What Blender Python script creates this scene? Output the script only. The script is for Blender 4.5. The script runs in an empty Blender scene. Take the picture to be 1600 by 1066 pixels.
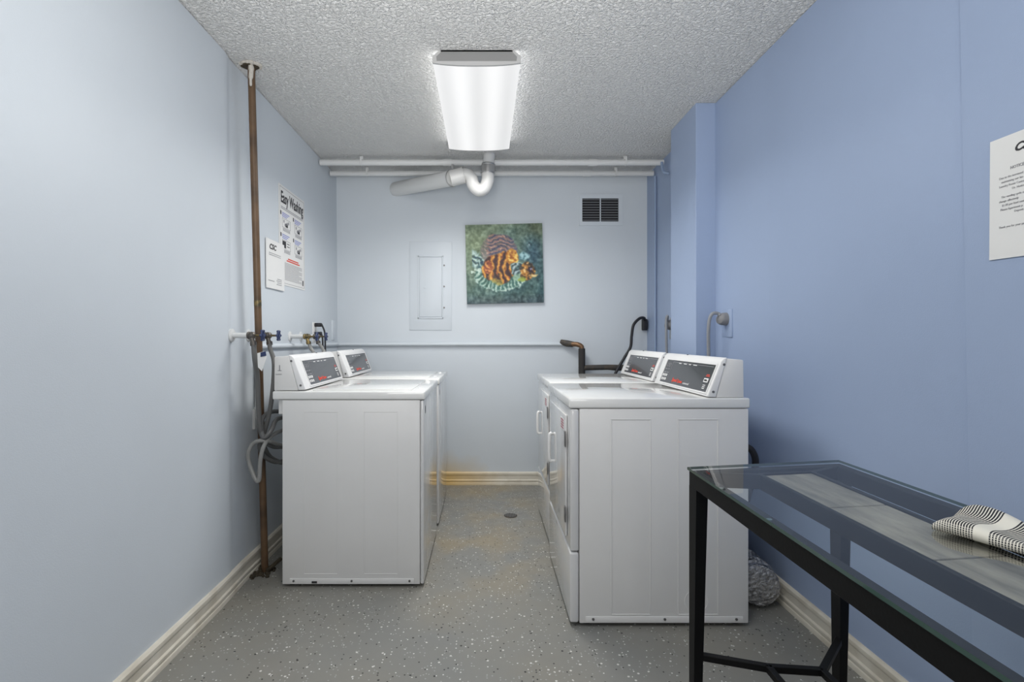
import bpy, bmesh, math, random
import numpy as np
from mathutils import Vector, Matrix, noise
random.seed(7)
C = bpy.context.scene.collection
scene = bpy.context.scene

# ------------------------------------------------------------------ camera
F = 810.0
CX, CY, CH = 757.0, 528.0, 1.157
cam_d = bpy.data.cameras.new('camera')
cam = bpy.data.objects.new('camera', cam_d)
C.objects.link(cam)
cam.location = (0, 0, CH)
cam.rotation_euler = (math.pi/2, 0, 0)
cam_d.sensor_width = 36.0
cam_d.lens = F/1600*36.0
cam_d.shift_x = (800-CX)/1600
cam_d.shift_y = -(533-CY)/1600
cam_d.clip_start = 0.02
scene.camera = cam
scene.view_settings.view_transform = 'Standard'
scene.view_settings.look = 'None'
scene.view_settings.exposure = 0.0
scene.view_settings.gamma = 1.0
scene.view_settings.use_curve_mapping = False

# ------------------------------------------------------------------ world and large lights
w = bpy.data.worlds.new('world'); scene.world = w
w.use_nodes = True
w.node_tree.nodes['Background'].inputs[0].default_value = (1.0, 0.99, 0.97, 1)
w.node_tree.nodes['Background'].inputs[1].default_value = 0.8

def area_light(name, loc, target, sx, sy, power, col=(1, 1, 1)):
    d = bpy.data.lights.new(name, 'AREA'); d.shape = 'RECTANGLE'
    d.size = sx; d.size_y = sy; d.energy = power; d.color = col
    o = bpy.data.objects.new(name, d); C.objects.link(o)
    o.location = loc
    o.rotation_euler = (Vector(target)-Vector(loc)).to_track_quat('-Z', 'Y').to_euler()
    return o
area_light('near_ceiling_light', (-0.1, 0.75, 2.36), (-0.1, 0.95, 0.0), 0.4, 1.3, 15.5, (1.0, 0.985, 0.955))
area_light('rear_ceiling_light', (-0.2, -1.1, 2.30), (0.05, 2.0, 0.3), 1.4, 0.8, 9, (1.0, 0.985, 0.96))
area_light('bounce_flash', (-0.1, 0.0, 1.30), (-0.05, 1.4, 2.44), 0.9, 0.6, 19.5, (1.0, 0.985, 0.955)).data.spread = math.radians(105)

H = 2.44   # ceiling height

def U(px, py, Y):
    return Vector(((px-CX)*Y/F, Y, CH-(py-CY)*Y/F))

# ------------------------------------------------------------------ materials
def mat(name, col=(0.8, 0.8, 0.8), rough=0.5, metal=0.0, spec=0.5, coat=0.0, emit=None, estr=0.0,
        bump=None, var=None, trans=0.0, ior=1.45):
    m = bpy.data.materials.new(name); m.use_nodes = True
    nt = m.node_tree; b = nt.nodes['Principled BSDF']
    b.inputs['Base Color'].default_value = (*col, 1)
    b.inputs['Roughness'].default_value = rough
    b.inputs['Metallic'].default_value = metal
    b.inputs['Specular IOR Level'].default_value = spec
    b.inputs['Coat Weight'].default_value = coat
    b.inputs['Transmission Weight'].default_value = trans
    b.inputs['IOR'].default_value = ior
    if emit:
        b.inputs['Emission Color'].default_value = (*emit, 1)
        b.inputs['Emission Strength'].default_value = estr
    if bump or var:
        tc = nt.nodes.new('ShaderNodeTexCoord')
    if bump:
        n = nt.nodes.new('ShaderNodeTexNoise'); n.inputs['Scale'].default_value = bump[0]
        n.inputs['Detail'].default_value = bump[3] if len(bump) > 3 else 4
        nt.links.new(tc.outputs['Object'], n.inputs['Vector'])
        bp = nt.nodes.new('ShaderNodeBump'); bp.inputs['Strength'].default_value = bump[1]
        bp.inputs['Distance'].default_value = bump[2]
        nt.links.new(n.outputs['Fac'], bp.inputs['Height'])
        nt.links.new(bp.outputs['Normal'], b.inputs['Normal'])
    if var:   # (scale, other colour, lo, hi)
        n = nt.nodes.new('ShaderNodeTexNoise'); n.inputs['Scale'].default_value = var[0]
        n.inputs['Detail'].default_value = 6
        nt.links.new(tc.outputs['Object'], n.inputs['Vector'])
        r = nt.nodes.new('ShaderNodeMapRange'); r.inputs[1].default_value = var[2]; r.inputs[2].default_value = var[3]
        nt.links.new(n.outputs['Fac'], r.inputs[0])
        mx = nt.nodes.new('ShaderNodeMix'); mx.data_type = 'RGBA'
        mx.inputs[6].default_value = (*col, 1); mx.inputs[7].default_value = (*var[1], 1)
        nt.links.new(r.outputs[0], mx.inputs[0])
        nt.links.new(mx.outputs[2], b.inputs['Base Color'])
    return m

LIGHTBLUE = (0.640, 0.688, 0.735)
BLUE = (0.335, 0.418, 0.590)

def wall_mat(name, col, rough=0.42):
    m = mat(name, col, rough, spec=0.35, bump=(260, 0.25, 0.0012, 2), var=(1.4, tuple(c*0.95 for c in col), 0.35, 0.75))
    return m

M = {}
M['wall_light'] = wall_mat('light_blue_paint', LIGHTBLUE)
M['wall_blue'] = wall_mat('blue_paint', BLUE)
M['blue_pipe'] = mat('blue_painted_metal', (0.27, 0.35, 0.50), 0.45)
M['enamel'] = mat('white_enamel', (0.69, 0.69, 0.70), 0.22, coat=0.4, var=(3, (0.66, 0.66, 0.67), 0.4, 0.7))
M['enamel_side'] = mat('white_enamel_side', (0.76, 0.755, 0.745), 0.38, bump=(500, 0.06, 0.0005, 2), var=(2.2, (0.725, 0.72, 0.71), 0.4, 0.7))
M['enamel_gloss'] = mat('white_gloss_front', (0.68, 0.68, 0.68), 0.10, coat=0.8)
M['top_white'] = mat('white_porcelain_top', (0.78, 0.78, 0.765), 0.13, coat=0.6)
M['plastic_white'] = mat('white_plastic', (0.80, 0.80, 0.80), 0.35)
M['display'] = mat('dark_grey_control_glass', (0.055, 0.056, 0.062), 0.22, coat=0.3)
M['print_white'] = mat('white_print', (0.75, 0.75, 0.75), 0.5)
M['print_grey'] = mat('grey_print', (0.30, 0.30, 0.32), 0.5)
M['print_red'] = mat('red_print', (0.72, 0.07, 0.04), 0.5)
M['print_pink'] = mat('faded_red_print', (0.42, 0.13, 0.18), 0.5)
M['print_black'] = mat('black_print', (0.03, 0.03, 0.035), 0.6)
M['print_blue'] = mat('blue_print', (0.25, 0.30, 0.60), 0.6)
M['screw'] = mat('grey_screw', (0.18, 0.18, 0.18), 0.4, metal=0.6)
M['black'] = mat('black_rubber', (0.02, 0.02, 0.022), 0.6)
M['gap'] = mat('dark_gap', (0.03, 0.03, 0.03), 0.8)
M['white_pipe'] = mat('white_painted_pipe', (0.66, 0.67, 0.67), 0.5, bump=(90, 0.3, 0.001))
M['trap'] = mat('white_pvc', (0.66, 0.66, 0.65), 0.35, bump=(60, 0.3, 0.001))
M['steel'] = mat('steel', (0.55, 0.55, 0.55), 0.3, metal=0.9, bump=(120, 0.4, 0.002))
M['brown'] = mat('brown_painted_pipe', (0.135, 0.080, 0.042), 0.42, var=(9, (0.075, 0.045, 0.025), 0.4, 0.65), bump=(50, 0.3, 0.001))
M['iron'] = mat('dark_iron', (0.05, 0.045, 0.042), 0.55, var=(30, (0.09, 0.07, 0.05), 0.45, 0.7), bump=(60, 0.4, 0.001))
M['foam'] = mat('black_foam_insulation', (0.035, 0.033, 0.033), 0.8, bump=(80, 0.4, 0.002))
M['brass'] = mat('aged_brass', (0.26, 0.19, 0.08), 0.4, metal=0.7, var=(40, (0.10, 0.09, 0.06), 0.4, 0.6))
M['bronze'] = mat('dull_bronze_valve', (0.12, 0.11, 0.10), 0.45, metal=0.6)
M['copper'] = mat('copper', (0.22, 0.13, 0.075), 0.45, metal=0.7)
M['handle_blue'] = mat('blue_enamel_handwheel', (0.025, 0.04, 0.11), 0.35)
M['hose'] = mat('grey_rubber_hose', (0.13, 0.13, 0.128), 0.45, bump=(60, 0.3, 0.001))
M['hose_light'] = mat('light_grey_hose', (0.27, 0.27, 0.26), 0.4)
M['paper'] = mat('white_paper', (0.78, 0.78, 0.77), 0.6)
M['black_metal'] = mat('black_painted_iron', (0.006, 0.006, 0.0062), 0.5, spec=0.15, bump=(150, 0.3, 0.0008))
M['cord'] = mat('black_cord', (0.02, 0.02, 0.024), 0.5)
M['cord_grey'] = mat('grey_cord', (0.28, 0.29, 0.31), 0.5)
M['plug_grey'] = mat('grey_plug', (0.22, 0.22, 0.23), 0.5)
M['panel_paint'] = wall_mat('panel_paint', tuple(c*1.03 for c in LIGHTBLUE), 0.4)
M['louvre'] = mat('dusty_grey_louvre', (0.36, 0.38, 0.41), 0.6)
M['vent_dark'] = mat('dark_duct', (0.02, 0.02, 0.022), 0.8)
M['foil'] = mat('crinkled_foil', (0.50, 0.50, 0.51), 0.28, metal=0.9, bump=(70, 1.0, 0.01, 6), var=(60, (0.28, 0.28, 0.29), 0.45, 0.62))
M['fixture'] = mat('grey_end_cap', (0.42, 0.42, 0.42), 0.5)
M['fixture_dark'] = mat('dark_grey_inset', (0.22, 0.22, 0.22), 0.5)
M['plaster'] = mat('rough_plaster', (0.55, 0.52, 0.47), 0.9, bump=(60, 1, 0.01))
M['dark_hole'] = mat('dark_hole', (0.05, 0.04, 0.025), 0.9, bump=(80, 1, 0.01))
M['skin_edge'] = mat('canvas_edge', (0.10, 0.15, 0.15), 0.7)

def base_mat():
    m = mat('cream_painted_baseboard', (0.70, 0.66, 0.57), 0.42)
    nt = m.node_tree; b = nt.nodes['Principled BSDF']
    tc = nt.nodes.new('ShaderNodeTexCoord')
    n = nt.nodes.new('ShaderNodeTexNoise'); n.inputs['Scale'].default_value = 7; n.inputs['Detail'].default_value = 6
    nt.links.new(tc.outputs['Object'], n.inputs['Vector'])
    r = nt.nodes.new('ShaderNodeMapRange'); r.inputs[1].default_value = 0.45; r.inputs[2].default_value = 0.7
    nt.links.new(n.outputs['Fac'], r.inputs[0])
    mx = nt.nodes.new('ShaderNodeMix'); mx.data_type = 'RGBA'
    mx.inputs[6].default_value = (0.70, 0.66, 0.57, 1); mx.inputs[7].default_value = (0.55, 0.50, 0.41, 1)
    nt.links.new(r.outputs[0], mx.inputs[0])
    # yellowed stain beside the washers at the end wall
    d = nt.nodes.new('ShaderNodeVectorMath'); d.operation = 'DISTANCE'
    d.inputs[1].default_value = (-0.30, 4.07, 0.04)
    nt.links.new(tc.outputs['Object'], d.inputs[0])
    r2 = nt.nodes.new('ShaderNodeMapRange'); r2.inputs[1].default_value = 0.45; r2.inputs[2].default_value = 0.02
    nt.links.new(d.outputs['Value'], r2.inputs[0])
    mx2 = nt.nodes.new('ShaderNodeMix'); mx2.data_type = 'RGBA'
    mx2.inputs[7].default_value = (0.68, 0.47, 0.19, 1)
    nt.links.new(r2.outputs[0], mx2.inputs[0]); nt.links.new(mx.outputs[2], mx2.inputs[6])
    nt.links.new(mx2.outputs[2], b.inputs['Base Color'])
    return m
M['base'] = base_mat()

def back_wall_mat():
    m = wall_mat('light_blue_paint_end_wall', LIGHTBLUE)
    nt = m.node_tree; b = nt.nodes['Principled BSDF']
    src = b.inputs['Base Color'].links[0].from_socket
    tc = nt.nodes.new('ShaderNodeTexCoord')
    mp = nt.nodes.new('ShaderNodeMapping'); mp.inputs['Scale'].default_value = (1.2, 1, 2.0)
    mp.inputs['Location'].default_value = (0.34*1.2, 0, -0.03*2)
    nt.links.new(tc.outputs['Object'], mp.inputs[0])
    sx = nt.nodes.new('ShaderNodeSeparateXYZ'); nt.links.new(mp.outputs[0], sx.inputs[0])
    cb = nt.nodes.new('ShaderNodeCombineXYZ')
    nt.links.new(sx.outputs[0], cb.inputs[0]); nt.links.new(sx.outputs[2], cb.inputs[2])
    ln = nt.nodes.new('ShaderNodeVectorMath'); ln.operation = 'LENGTH'; nt.links.new(cb.outputs[0], ln.inputs[0])
    nz = nt.nodes.new('ShaderNodeTexNoise'); nz.inputs['Scale'].default_value = 6
    nt.links.new(tc.outputs['Object'], nz.inputs['Vector'])
    ad = nt.nodes.new('ShaderNodeMath'); ad.operation = 'MULTIPLY_ADD'; ad.inputs[1].default_value = 0.25
    nt.links.new(nz.outputs['Fac'], ad.inputs[0]); nt.links.new(ln.outputs['Value'], ad.inputs[2])
    r = nt.nodes.new('ShaderNodeMapRange'); r.inputs[1].default_value = 0.62; r.inputs[2].default_value = 0.15
    nt.links.new(ad.outputs[0], r.inputs[0])
    mx = nt.nodes.new('ShaderNodeMix'); mx.data_type = 'RGBA'; mx.inputs[7].default_value = (0.62, 0.46, 0.22, 1)
    nt.links.new(r.outputs[0], mx.inputs[0]); nt.links.new(src, mx.inputs[6])
    nt.links.new(mx.outputs[2], b.inputs['Base Color'])
    return m
M['wall_end'] = back_wall_mat()

def ceiling_mat():
    m = mat('popcorn_ceiling', (0.86, 0.86, 0.85), 0.9, spec=0.1)
    nt = m.node_tree; b = nt.nodes['Principled BSDF']
    tc = nt.nodes.new('ShaderNodeTexCoord')
    v = nt.nodes.new('ShaderNodeTexNoise'); v.inputs['Scale'].default_value = 75; v.inputs['Detail'].default_value = 3
    v.inputs['Roughness'].default_value = 0.6; v.inputs['Distortion'].default_value = 0.6
    nt.links.new(tc.outputs['Object'], v.inputs['Vector'])
    r = nt.nodes.new('ShaderNodeMapRange'); r.inputs[1].default_value = 0.38; r.inputs[2].default_value = 0.66
    nt.links.new(v.outputs['Fac'], r.inputs[0])
    bp = nt.nodes.new('ShaderNodeBump'); bp.inputs['Strength'].default_value = 1.0; bp.inputs['Distance'].default_value = 0.010
    nt.links.new(r.outputs[0], bp.inputs['Height']); nt.links.new(bp.outputs['Normal'], b.inputs['Normal'])
    return m
M['ceiling'] = ceiling_mat()

def floor_mat():
    m = mat('grey_epoxy_floor', (0.2, 0.2, 0.2), 0.36)
    nt = m.node_tree; b = nt.nodes['Principled BSDF']; L = nt.links
    tc = nt.nodes.new('ShaderNodeTexCoord')
    n = nt.nodes.new('ShaderNodeTexNoise'); n.inputs['Scale'].default_value = 1.6; n.inputs['Detail'].default_value = 7
    L.new(tc.outputs['Object'], n.inputs['Vector'])
    r = nt.nodes.new('ShaderNodeMapRange'); r.inputs[1].default_value = 0.40; r.inputs[2].default_value = 0.68
    L.new(n.outputs['Fac'], r.inputs[0])
    mx = nt.nodes.new('ShaderNodeMix'); mx.data_type = 'RGBA'
    mx.inputs[6].default_value = (0.212, 0.214, 0.203, 1); mx.inputs[7].default_value = (0.245, 0.234, 0.203, 1)
    L.new(r.outputs[0], mx.inputs[0])
    cur = mx.outputs[2]
    # worn, yellowed walkway between the machines
    sx = nt.nodes.new('ShaderNodeSeparateXYZ'); L.new(tc.outputs['Object'], sx.inputs[0])
    def ramp(sock, a, c, lo=0., hi=1.):
        q = nt.nodes.new('ShaderNodeMapRange'); q.inputs[1].default_value = a; q.inputs[2].default_value = c
        q.inputs[3].default_value = lo; q.inputs[4].default_value = hi; L.new(sock, q.inputs[0]); return q.outputs[0]
    def mul(a, c):
        q = nt.nodes.new('ShaderNodeMath'); q.operation = 'MULTIPLY'; L.new(a, q.inputs[0])
        if isinstance(c, float): q.inputs[1].default_value = c
        else: L.new(c, q.inputs[1])
        return q.outputs[0]
    band = mul(ramp(sx.outputs[0], -0.34, -0.24), ramp(sx.outputs[0], 0.42, 0.2))
    n2 = nt.nodes.new('ShaderNodeTexNoise'); n2.inputs['Scale'].default_value = 3.2; n2.inputs['Detail'].default_value = 8
    L.new(tc.outputs['Object'], n2.inputs['Vector'])
    st = mul(mul(band, ramp(n2.outputs['Fac'], 0.42, 0.62)), ramp(sx.outputs[1], 2.0, 2.9))
    mx2 = nt.nodes.new('ShaderNodeMix'); mx2.data_type = 'RGBA'; mx2.inputs[7].default_value = (0.28, 0.235, 0.160, 1)
    L.new(mul(st, 0.75), mx2.inputs[0]); L.new(cur, mx2.inputs[6]); cur = mx2.outputs[2]
    # paint flakes: white, black and rusty chips
    for i, (sc, thr, gate, colr) in enumerate([(85, 0.23, 0.955, (0.70, 0.70, 0.68)), (75, 0.23, 0.950, (0.02, 0.02, 0.02)),
                                               (52, 0.22, 0.975, (0.62, 0.61, 0.58)), (110, 0.30, 0.93, (0.36, 0.36, 0.35)), (48, 0.20, 0.985, (0.02, 0.02, 0.02))]):
        mp = nt.nodes.new('ShaderNodeMapping'); mp.inputs['Location'].default_value = (3.1*i, 1.7*i, 0)
        L.new(tc.outputs['Object'], mp.inputs[0])
        v = nt.nodes.new('ShaderNodeTexVoronoi'); v.voronoi_dimensions = '2D'; v.inputs['Scale'].default_value = sc
        L.new(mp.outputs[0], v.inputs['Vector'])
        lt = nt.nodes.new('ShaderNodeMath'); lt.operation = 'LESS_THAN'; lt.inputs[1].default_value = thr
        L.new(v.outputs['Distance'], lt.inputs[0])
        sc_ = nt.nodes.new('ShaderNodeSeparateColor'); L.new(v.outputs['Color'], sc_.inputs[0])
        gt = nt.nodes.new('ShaderNodeMath'); gt.operation = 'GREATER_THAN'; gt.inputs[1].default_value = gate
        L.new(sc_.outputs[0], gt.inputs[0])
        mk = mul(lt.outputs[0], gt.outputs[0])
        q = nt.nodes.new('ShaderNodeMix'); q.data_type = 'RGBA'; q.inputs[7].default_value = (*colr, 1)
        L.new(mk, q.inputs[0]); L.new(cur, q.inputs[6]); cur = q.outputs[2]
    L.new(cur, b.inputs['Base Color'])
    n3 = nt.nodes.new('ShaderNodeTexNoise'); n3.inputs['Scale'].default_value = 14; n3.inputs['Detail'].default_value = 3
    L.new(tc.outputs['Object'], n3.inputs['Vector'])
    L.new(ramp(n3.outputs['Fac'], 0.3, 0.7, 0.30, 0.46), b.inputs['Roughness'])
    bp = nt.nodes.new('ShaderNodeBump'); bp.inputs['Strength'].default_value = 0.15; bp.inputs['Distance'].default_value = 0.002
    L.new(n3.outputs['Fac'], bp.inputs['Height']); L.new(bp.outputs['Normal'], b.inputs['Normal'])
    return m
M['floor'] = floor_mat()

def slate_mat():
    m = mat('grey_slate', (0.33, 0.31, 0.28), 0.6)
    nt = m.node_tree; b = nt.nodes['Principled BSDF']; L = nt.links
    tc = nt.nodes.new('ShaderNodeTexCoord')
    mp = nt.nodes.new('ShaderNodeMapping'); mp.inputs['Scale'].default_value = (14, 3, 5); mp.inputs['Rotation'].default_value = (0, 0, 0.5)
    L.new(tc.outputs['Object'], mp.inputs[0])
    n = nt.nodes.new('ShaderNodeTexNoise'); n.inputs['Scale'].default_value = 1.6; n.inputs['Detail'].default_value = 9
    n.inputs['Roughness'].default_value = 0.65
    L.new(mp.outputs[0], n.inputs['Vector'])
    cr = nt.nodes.new('ShaderNodeValToRGB')
    cr.color_ramp.elements[0].position = 0.3; cr.color_ramp.elements[0].color = (0.12, 0.108, 0.092, 1)
    cr.color_ramp.elements[1].position = 0.72; cr.color_ramp.elements[1].color = (0.40, 0.365, 0.31, 1)
    L.new(n.outputs['Fac'], cr.inputs[0]); L.new(cr.outputs[0], b.inputs['Base Color'])
    bp = nt.nodes.new('ShaderNodeBump'); bp.inputs['Strength'].default_value = 0.4; bp.inputs['Distance'].default_value = 0.003
    L.new(n.outputs['Fac'], bp.inputs['Height']); L.new(bp.outputs['Normal'], b.inputs['Normal'])
    return m
M['slate'] = slate_mat()

def glass_mat():
    m = bpy.data.materials.new('greenish_table_glass'); m.use_nodes = True
    nt = m.node_tree; nt.nodes.clear(); L = nt.links
    out = nt.nodes.new('ShaderNodeOutputMaterial')
    fr = nt.nodes.new('ShaderNodeFresnel'); fr.inputs['IOR'].default_value = 1.5
    tr = nt.nodes.new('ShaderNodeBsdfTransparent'); tr.inputs[0].default_value = (0.965, 0.982, 0.972, 1)
    gl = nt.nodes.new('ShaderNodeBsdfGlossy'); gl.inputs['Roughness'].default_value = 0.015
    mx = nt.nodes.new('ShaderNodeMixShader')
    geo = nt.nodes.new('ShaderNodeNewGeometry')
    inv = nt.nodes.new('ShaderNodeMath'); inv.operation = 'SUBTRACT'; inv.inputs[0].default_value = 1.0
    L.new(geo.outputs['Backfacing'], inv.inputs[1])
    ml = nt.nodes.new('ShaderNodeMath'); ml.operation = 'MULTIPLY'; L.new(fr.outputs[0], ml.inputs[0]); L.new(inv.outputs[0], ml.inputs[1])
    L.new(ml.outputs[0], mx.inputs[0]); L.new(tr.outputs[0], mx.inputs[1]); L.new(gl.outputs[0], mx.inputs[2])
    L.new(mx.outputs[0], out.inputs[0])
    return m
M['glass'] = glass_mat()
M['glass_edge'] = mat('green_glass_edge', (0.035, 0.075, 0.062), 0.12, coat=0.5)

def towel_mat():
    m = mat('striped_cotton', (0.8, 0.8, 0.75), 0.9)
    nt = m.node_tree; b = nt.nodes['Principled BSDF']; L = nt.links
    uv = nt.nodes.new('ShaderNodeUVMap')
    sx = nt.nodes.new('ShaderNodeSeparateXYZ'); L.new(uv.outputs[0], sx.inputs[0])
    def op(o, a, c=None, d=None):
        q = nt.nodes.new('ShaderNodeMath'); q.operation = o
        for i, s in enumerate((a, c, d)):
            if s is None: continue
            if isinstance(s, (int, float)): q.inputs[i].default_value = s
            else: L.new(s, q.inputs[i])
        return q.outputs[0]
    u, v = sx.outputs[0], sx.outputs[1]       # metres along the length / across the fold
    st = op('LESS_THAN', op('FRACT', op('MULTIPLY', u, 1/0.0040)), 0.58)
    # plain bands
    for (a, c) in ((0.062, 0.084), (0.172, 0.194)):
        inb = op('MULTIPLY', op('GREATER_THAN', u, a), op('LESS_THAN', u, c))
        st = op('MULTIPLY', st, op('SUBTRACT', 1, inb))
    cross = op('MULTIPLY', op('LESS_THAN', op('FRACT', op('MULTIPLY', v, 1/0.0040)), 0.34), op('LESS_THAN', v, 0.030))
    dark = op('MULTIPLY', st, op('SUBTRACT', 1, op('MULTIPLY', cross, 0.75)))
    mx = nt.nodes.new('ShaderNodeMix'); mx.data_type = 'RGBA'
    mx.inputs[6].default_value = (0.72, 0.70, 0.62, 1); mx.inputs[7].default_value = (0.022, 0.022, 0.028, 1)
    L.new(dark, mx.inputs[0]); L.new(mx.outputs[2], b.inputs['Base Color'])
    return m
M['towel'] = towel_mat()

def lens_mat():
    m = mat('glowing_lens', (0.8, 0.8, 0.8), 0.4)
    nt = m.node_tree; b = nt.nodes['Principled BSDF']; L = nt.links
    tc = nt.nodes.new('ShaderNodeTexCoord'); sx = nt.nodes.new('ShaderNodeSeparateXYZ'); L.new(tc.outputs['Object'], sx.inputs[0])
    # two tubes glow through the diffuser: brighter over each tube
    q = nt.nodes.new('ShaderNodeMath'); q.operation = 'MULTIPLY'; q.inputs[1].default_value = 2*math.pi/0.155
    L.new(sx.outputs[0], q.inputs[0])
    c = nt.nodes.new('ShaderNodeMath'); c.operation = 'COSINE'; L.new(q.outputs[0], c.inputs[0])
    r = nt.nodes.new('ShaderNodeMapRange'); r.inputs[1].default_value = 1; r.inputs[2].default_value = -1
    r.inputs[3].default_value = LENS*0.86; r.inputs[4].default_value = LENS*1.06
    L.new(c.outputs[0], r.inputs[0])
    b.inputs['Emission Color'].default_value = (1, 1, 1, 1)
    b.inputs['Base Color'].default_value = (0.3, 0.3, 0.3, 1)
    L.new(r.outputs[0], b.inputs['Emission Strength'])
    return m
LENS = 0.73
M['lens'] = lens_mat()
M['lens_side'] = mat('prismatic_lens_side', (0.8, 0.8, 0.8), 0.4, emit=(1, 1, 1), estr=1.8)

# ------------------------------------------------------------------ mesh helpers
def smooth_path(pts, n=8):
    pts = [Vector(p) for p in pts]
    if len(pts) < 3: return pts
    out = []
    P = [pts[0]*2-pts[1]] + pts + [pts[-1]*2-pts[-2]]
    for i in range(1, len(P)-2):
        p0, p1, p2, p3 = P[i-1], P[i], P[i+1], P[i+2]
        for k in range(n):
            t = k/n
            out.append(0.5*((2*p1)+(-p0+p2)*t+(2*p0-5*p1+4*p2-p3)*t*t+(-p0+3*p1-3*p2+p3)*t**3))
    out.append(pts[-1])
    return out

class MB:
    def __init__(s): s.bm = bmesh.new()
    def box(s, lo, hi, bev=0.0, seg=2, M4=None):
        lo, hi = Vector(lo), Vector(hi)
        c = (lo+hi)/2; d = hi-lo
        r = bmesh.ops.create_cube(s.bm, size=1.0, matrix=Matrix.Translation(c) @ Matrix.Diagonal((abs(d.x), abs(d.y), abs(d.z), 1)))
        vs = r['verts']
        if bev > 0:
            es = list({e for v in vs for e in v.link_edges})
            rr = bmesh.ops.bevel(s.bm, geom=es, offset=bev, segments=seg, affect='EDGES', profile=0.5)
            vs = list({v for f in rr['faces'] for v in f.verts} | {v for v in vs if v.is_valid})
            if M4 is not None: 
                vv = set(vs)
                bmesh.ops.transform(s.bm, matrix=M4, verts=list(vv))
        elif M4 is not None:
            bmesh.ops.transform(s.bm, matrix=M4, verts=vs)
        return s
    def prism(s, pts, axis_vec, bev=0.0, seg=2):
        """closed polygon (3D points) extruded by a vector"""
        a = Vector(axis_vec)
        v0 = [s.bm.verts.new(Vector(p)) for p in pts]
        v1 = [s.bm.verts.new(Vector(p)+a) for p in pts]
        fs = [s.bm.faces.new(v0), s.bm.faces.new(list(reversed(v1)))]
        n = len(pts)
        for i in range(n):
            fs.append(s.bm.faces.new((v0[i], v1[i], v1[(i+1) % n], v0[(i+1) % n])))
        bmesh.ops.recalc_face_normals(s.bm, faces=fs)
        if bev > 0:
            es = list({e for f in fs for e in f.edges})
            bmesh.ops.bevel(s.bm, geom=es, offset=bev, segments=seg, affect='EDGES', profile=0.5)
        return s
    def loft(s, rings, cap=True, closed=True):
        R = [[s.bm.verts.new(Vector(p)) for p in ring] for ring in rings]
        n = len(R[0]); fs = []
        for a, b in zip(R[:-1], R[1:]):
            for i in range(n if closed else n-1):
                fs.append(s.bm.faces.new((a[i], a[(i+1) % n], b[(i+1) % n], b[i])))
        if cap and closed:
            fs.append(s.bm.faces.new(list(reversed(R[0])))); fs.append(s.bm.faces.new(R[-1]))
        bmesh.ops.recalc_face_normals(s.bm, faces=fs)
        return s
    def tube(s, pts, r, seg=12, cap=True):
        pts = [Vector(p) for p in pts]
        n = len(pts)
        rr = r if isinstance(r, (list, tuple)) else [r]*n
        t0 = (pts[1]-pts[0]).normalized()
        up = Vector((0, 0, 1)) if abs(t0.z) < 0.9 else Vector((1, 0, 0))
        nrm = t0.cross(up).normalized()
        rings = []
        for i, p in enumerate(pts):
            t = (pts[min(i+1, n-1)]-pts[max(i-1, 0)]).normalized()
            nrm = (nrm - t*nrm.dot(t)).normalized()
            b = t.cross(nrm)
            rings.append([p+(nrm*math.cos(2*math.pi*k/seg)+b*math.sin(2*math.pi*k/seg))*rr[i] for k in range(seg)])
        return s.loft(rings, cap)
    def cyl(s, a, b, r, r2=None, seg=24):
        return s.tube([a, b], [r, r if r2 is None else r2], seg)
    def sphere(s, c, r, sc=(1, 1, 1), u=16, v=10):
        bmesh.ops.create_uvsphere(s.bm, u_segments=u, v_segments=v, radius=r,
                                  matrix=Matrix.Translation(Vector(c)) @ Matrix.Diagonal((*sc, 1)))
        return s
    def quad(s, pts):
        s.bm.faces.new([s.bm.verts.new(Vector(p)) for p in pts]); return s
    def torus(s, c, n, R, r, seg=24, seg2=8):
        c, n = Vector(c), Vector(n).normalized()
        a = n.orthogonal().normalized(); b = n.cross(a)
        pts = []
        rings = []
        for i in range(seg):
            th = 2*math.pi*i/seg
            d = a*math.cos(th)+b*math.sin(th)
            rings.append([c+d*(R+r*math.cos(2*math.pi*k/seg2))+n*r*math.sin(2*math.pi*k/seg2) for k in range(seg2)])
        rings.append(rings[0])
        s.loft(rings, cap=False)
        bmesh.ops.remove_doubles(s.bm, verts=s.bm.verts, dist=1e-6)
        return s
    def build(s, name, m, parent=None, smooth=35, loc=None):
        me = bpy.data.meshes.new(name)
        if loc is not None:
            bmesh.ops.translate(s.bm, vec=-Vector(loc), verts=s.bm.verts)
        s.bm.to_mesh(me); s.bm.free()
        if isinstance(m, (list, tuple)):
            for x in m: me.materials.append(x)
        else: me.materials.append(m)
        if smooth:
            me.shade_smooth()
            me.set_sharp_from_angle(angle=math.radians(smooth))
        o = bpy.data.objects.new(name, me); C.objects.link(o)
        if loc is not None: o.location = loc
        if parent is not None:
            o.parent = parent
            # parents are unrotated empties: world coordinates given, so subtract the base
            pw = parent.location.copy(); q = parent
            while q.parent is not None:
                q = q.parent; pw += q.location
            o.location = (Vector(loc) if loc is not None else Vector((0, 0, 0))) - pw
        return o

def thing(name, label, cat, loc=(0, 0, 0), group=None):
    o = bpy.data.objects.new(name, None); C.objects.link(o)
    o.empty_display_size = 0.05
    o.location = loc; o['label'] = label; o['category'] = cat
    if group: o['group'] = group
    return o
def tag(o, label, cat, group=None):
    o['label'] = label; o['category'] = cat
    if group: o['group'] = group
    return o
def struct(o):
    o['kind'] = 'structure'; return o
def base(parent):
    p = parent.location.copy()
    return p

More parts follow.
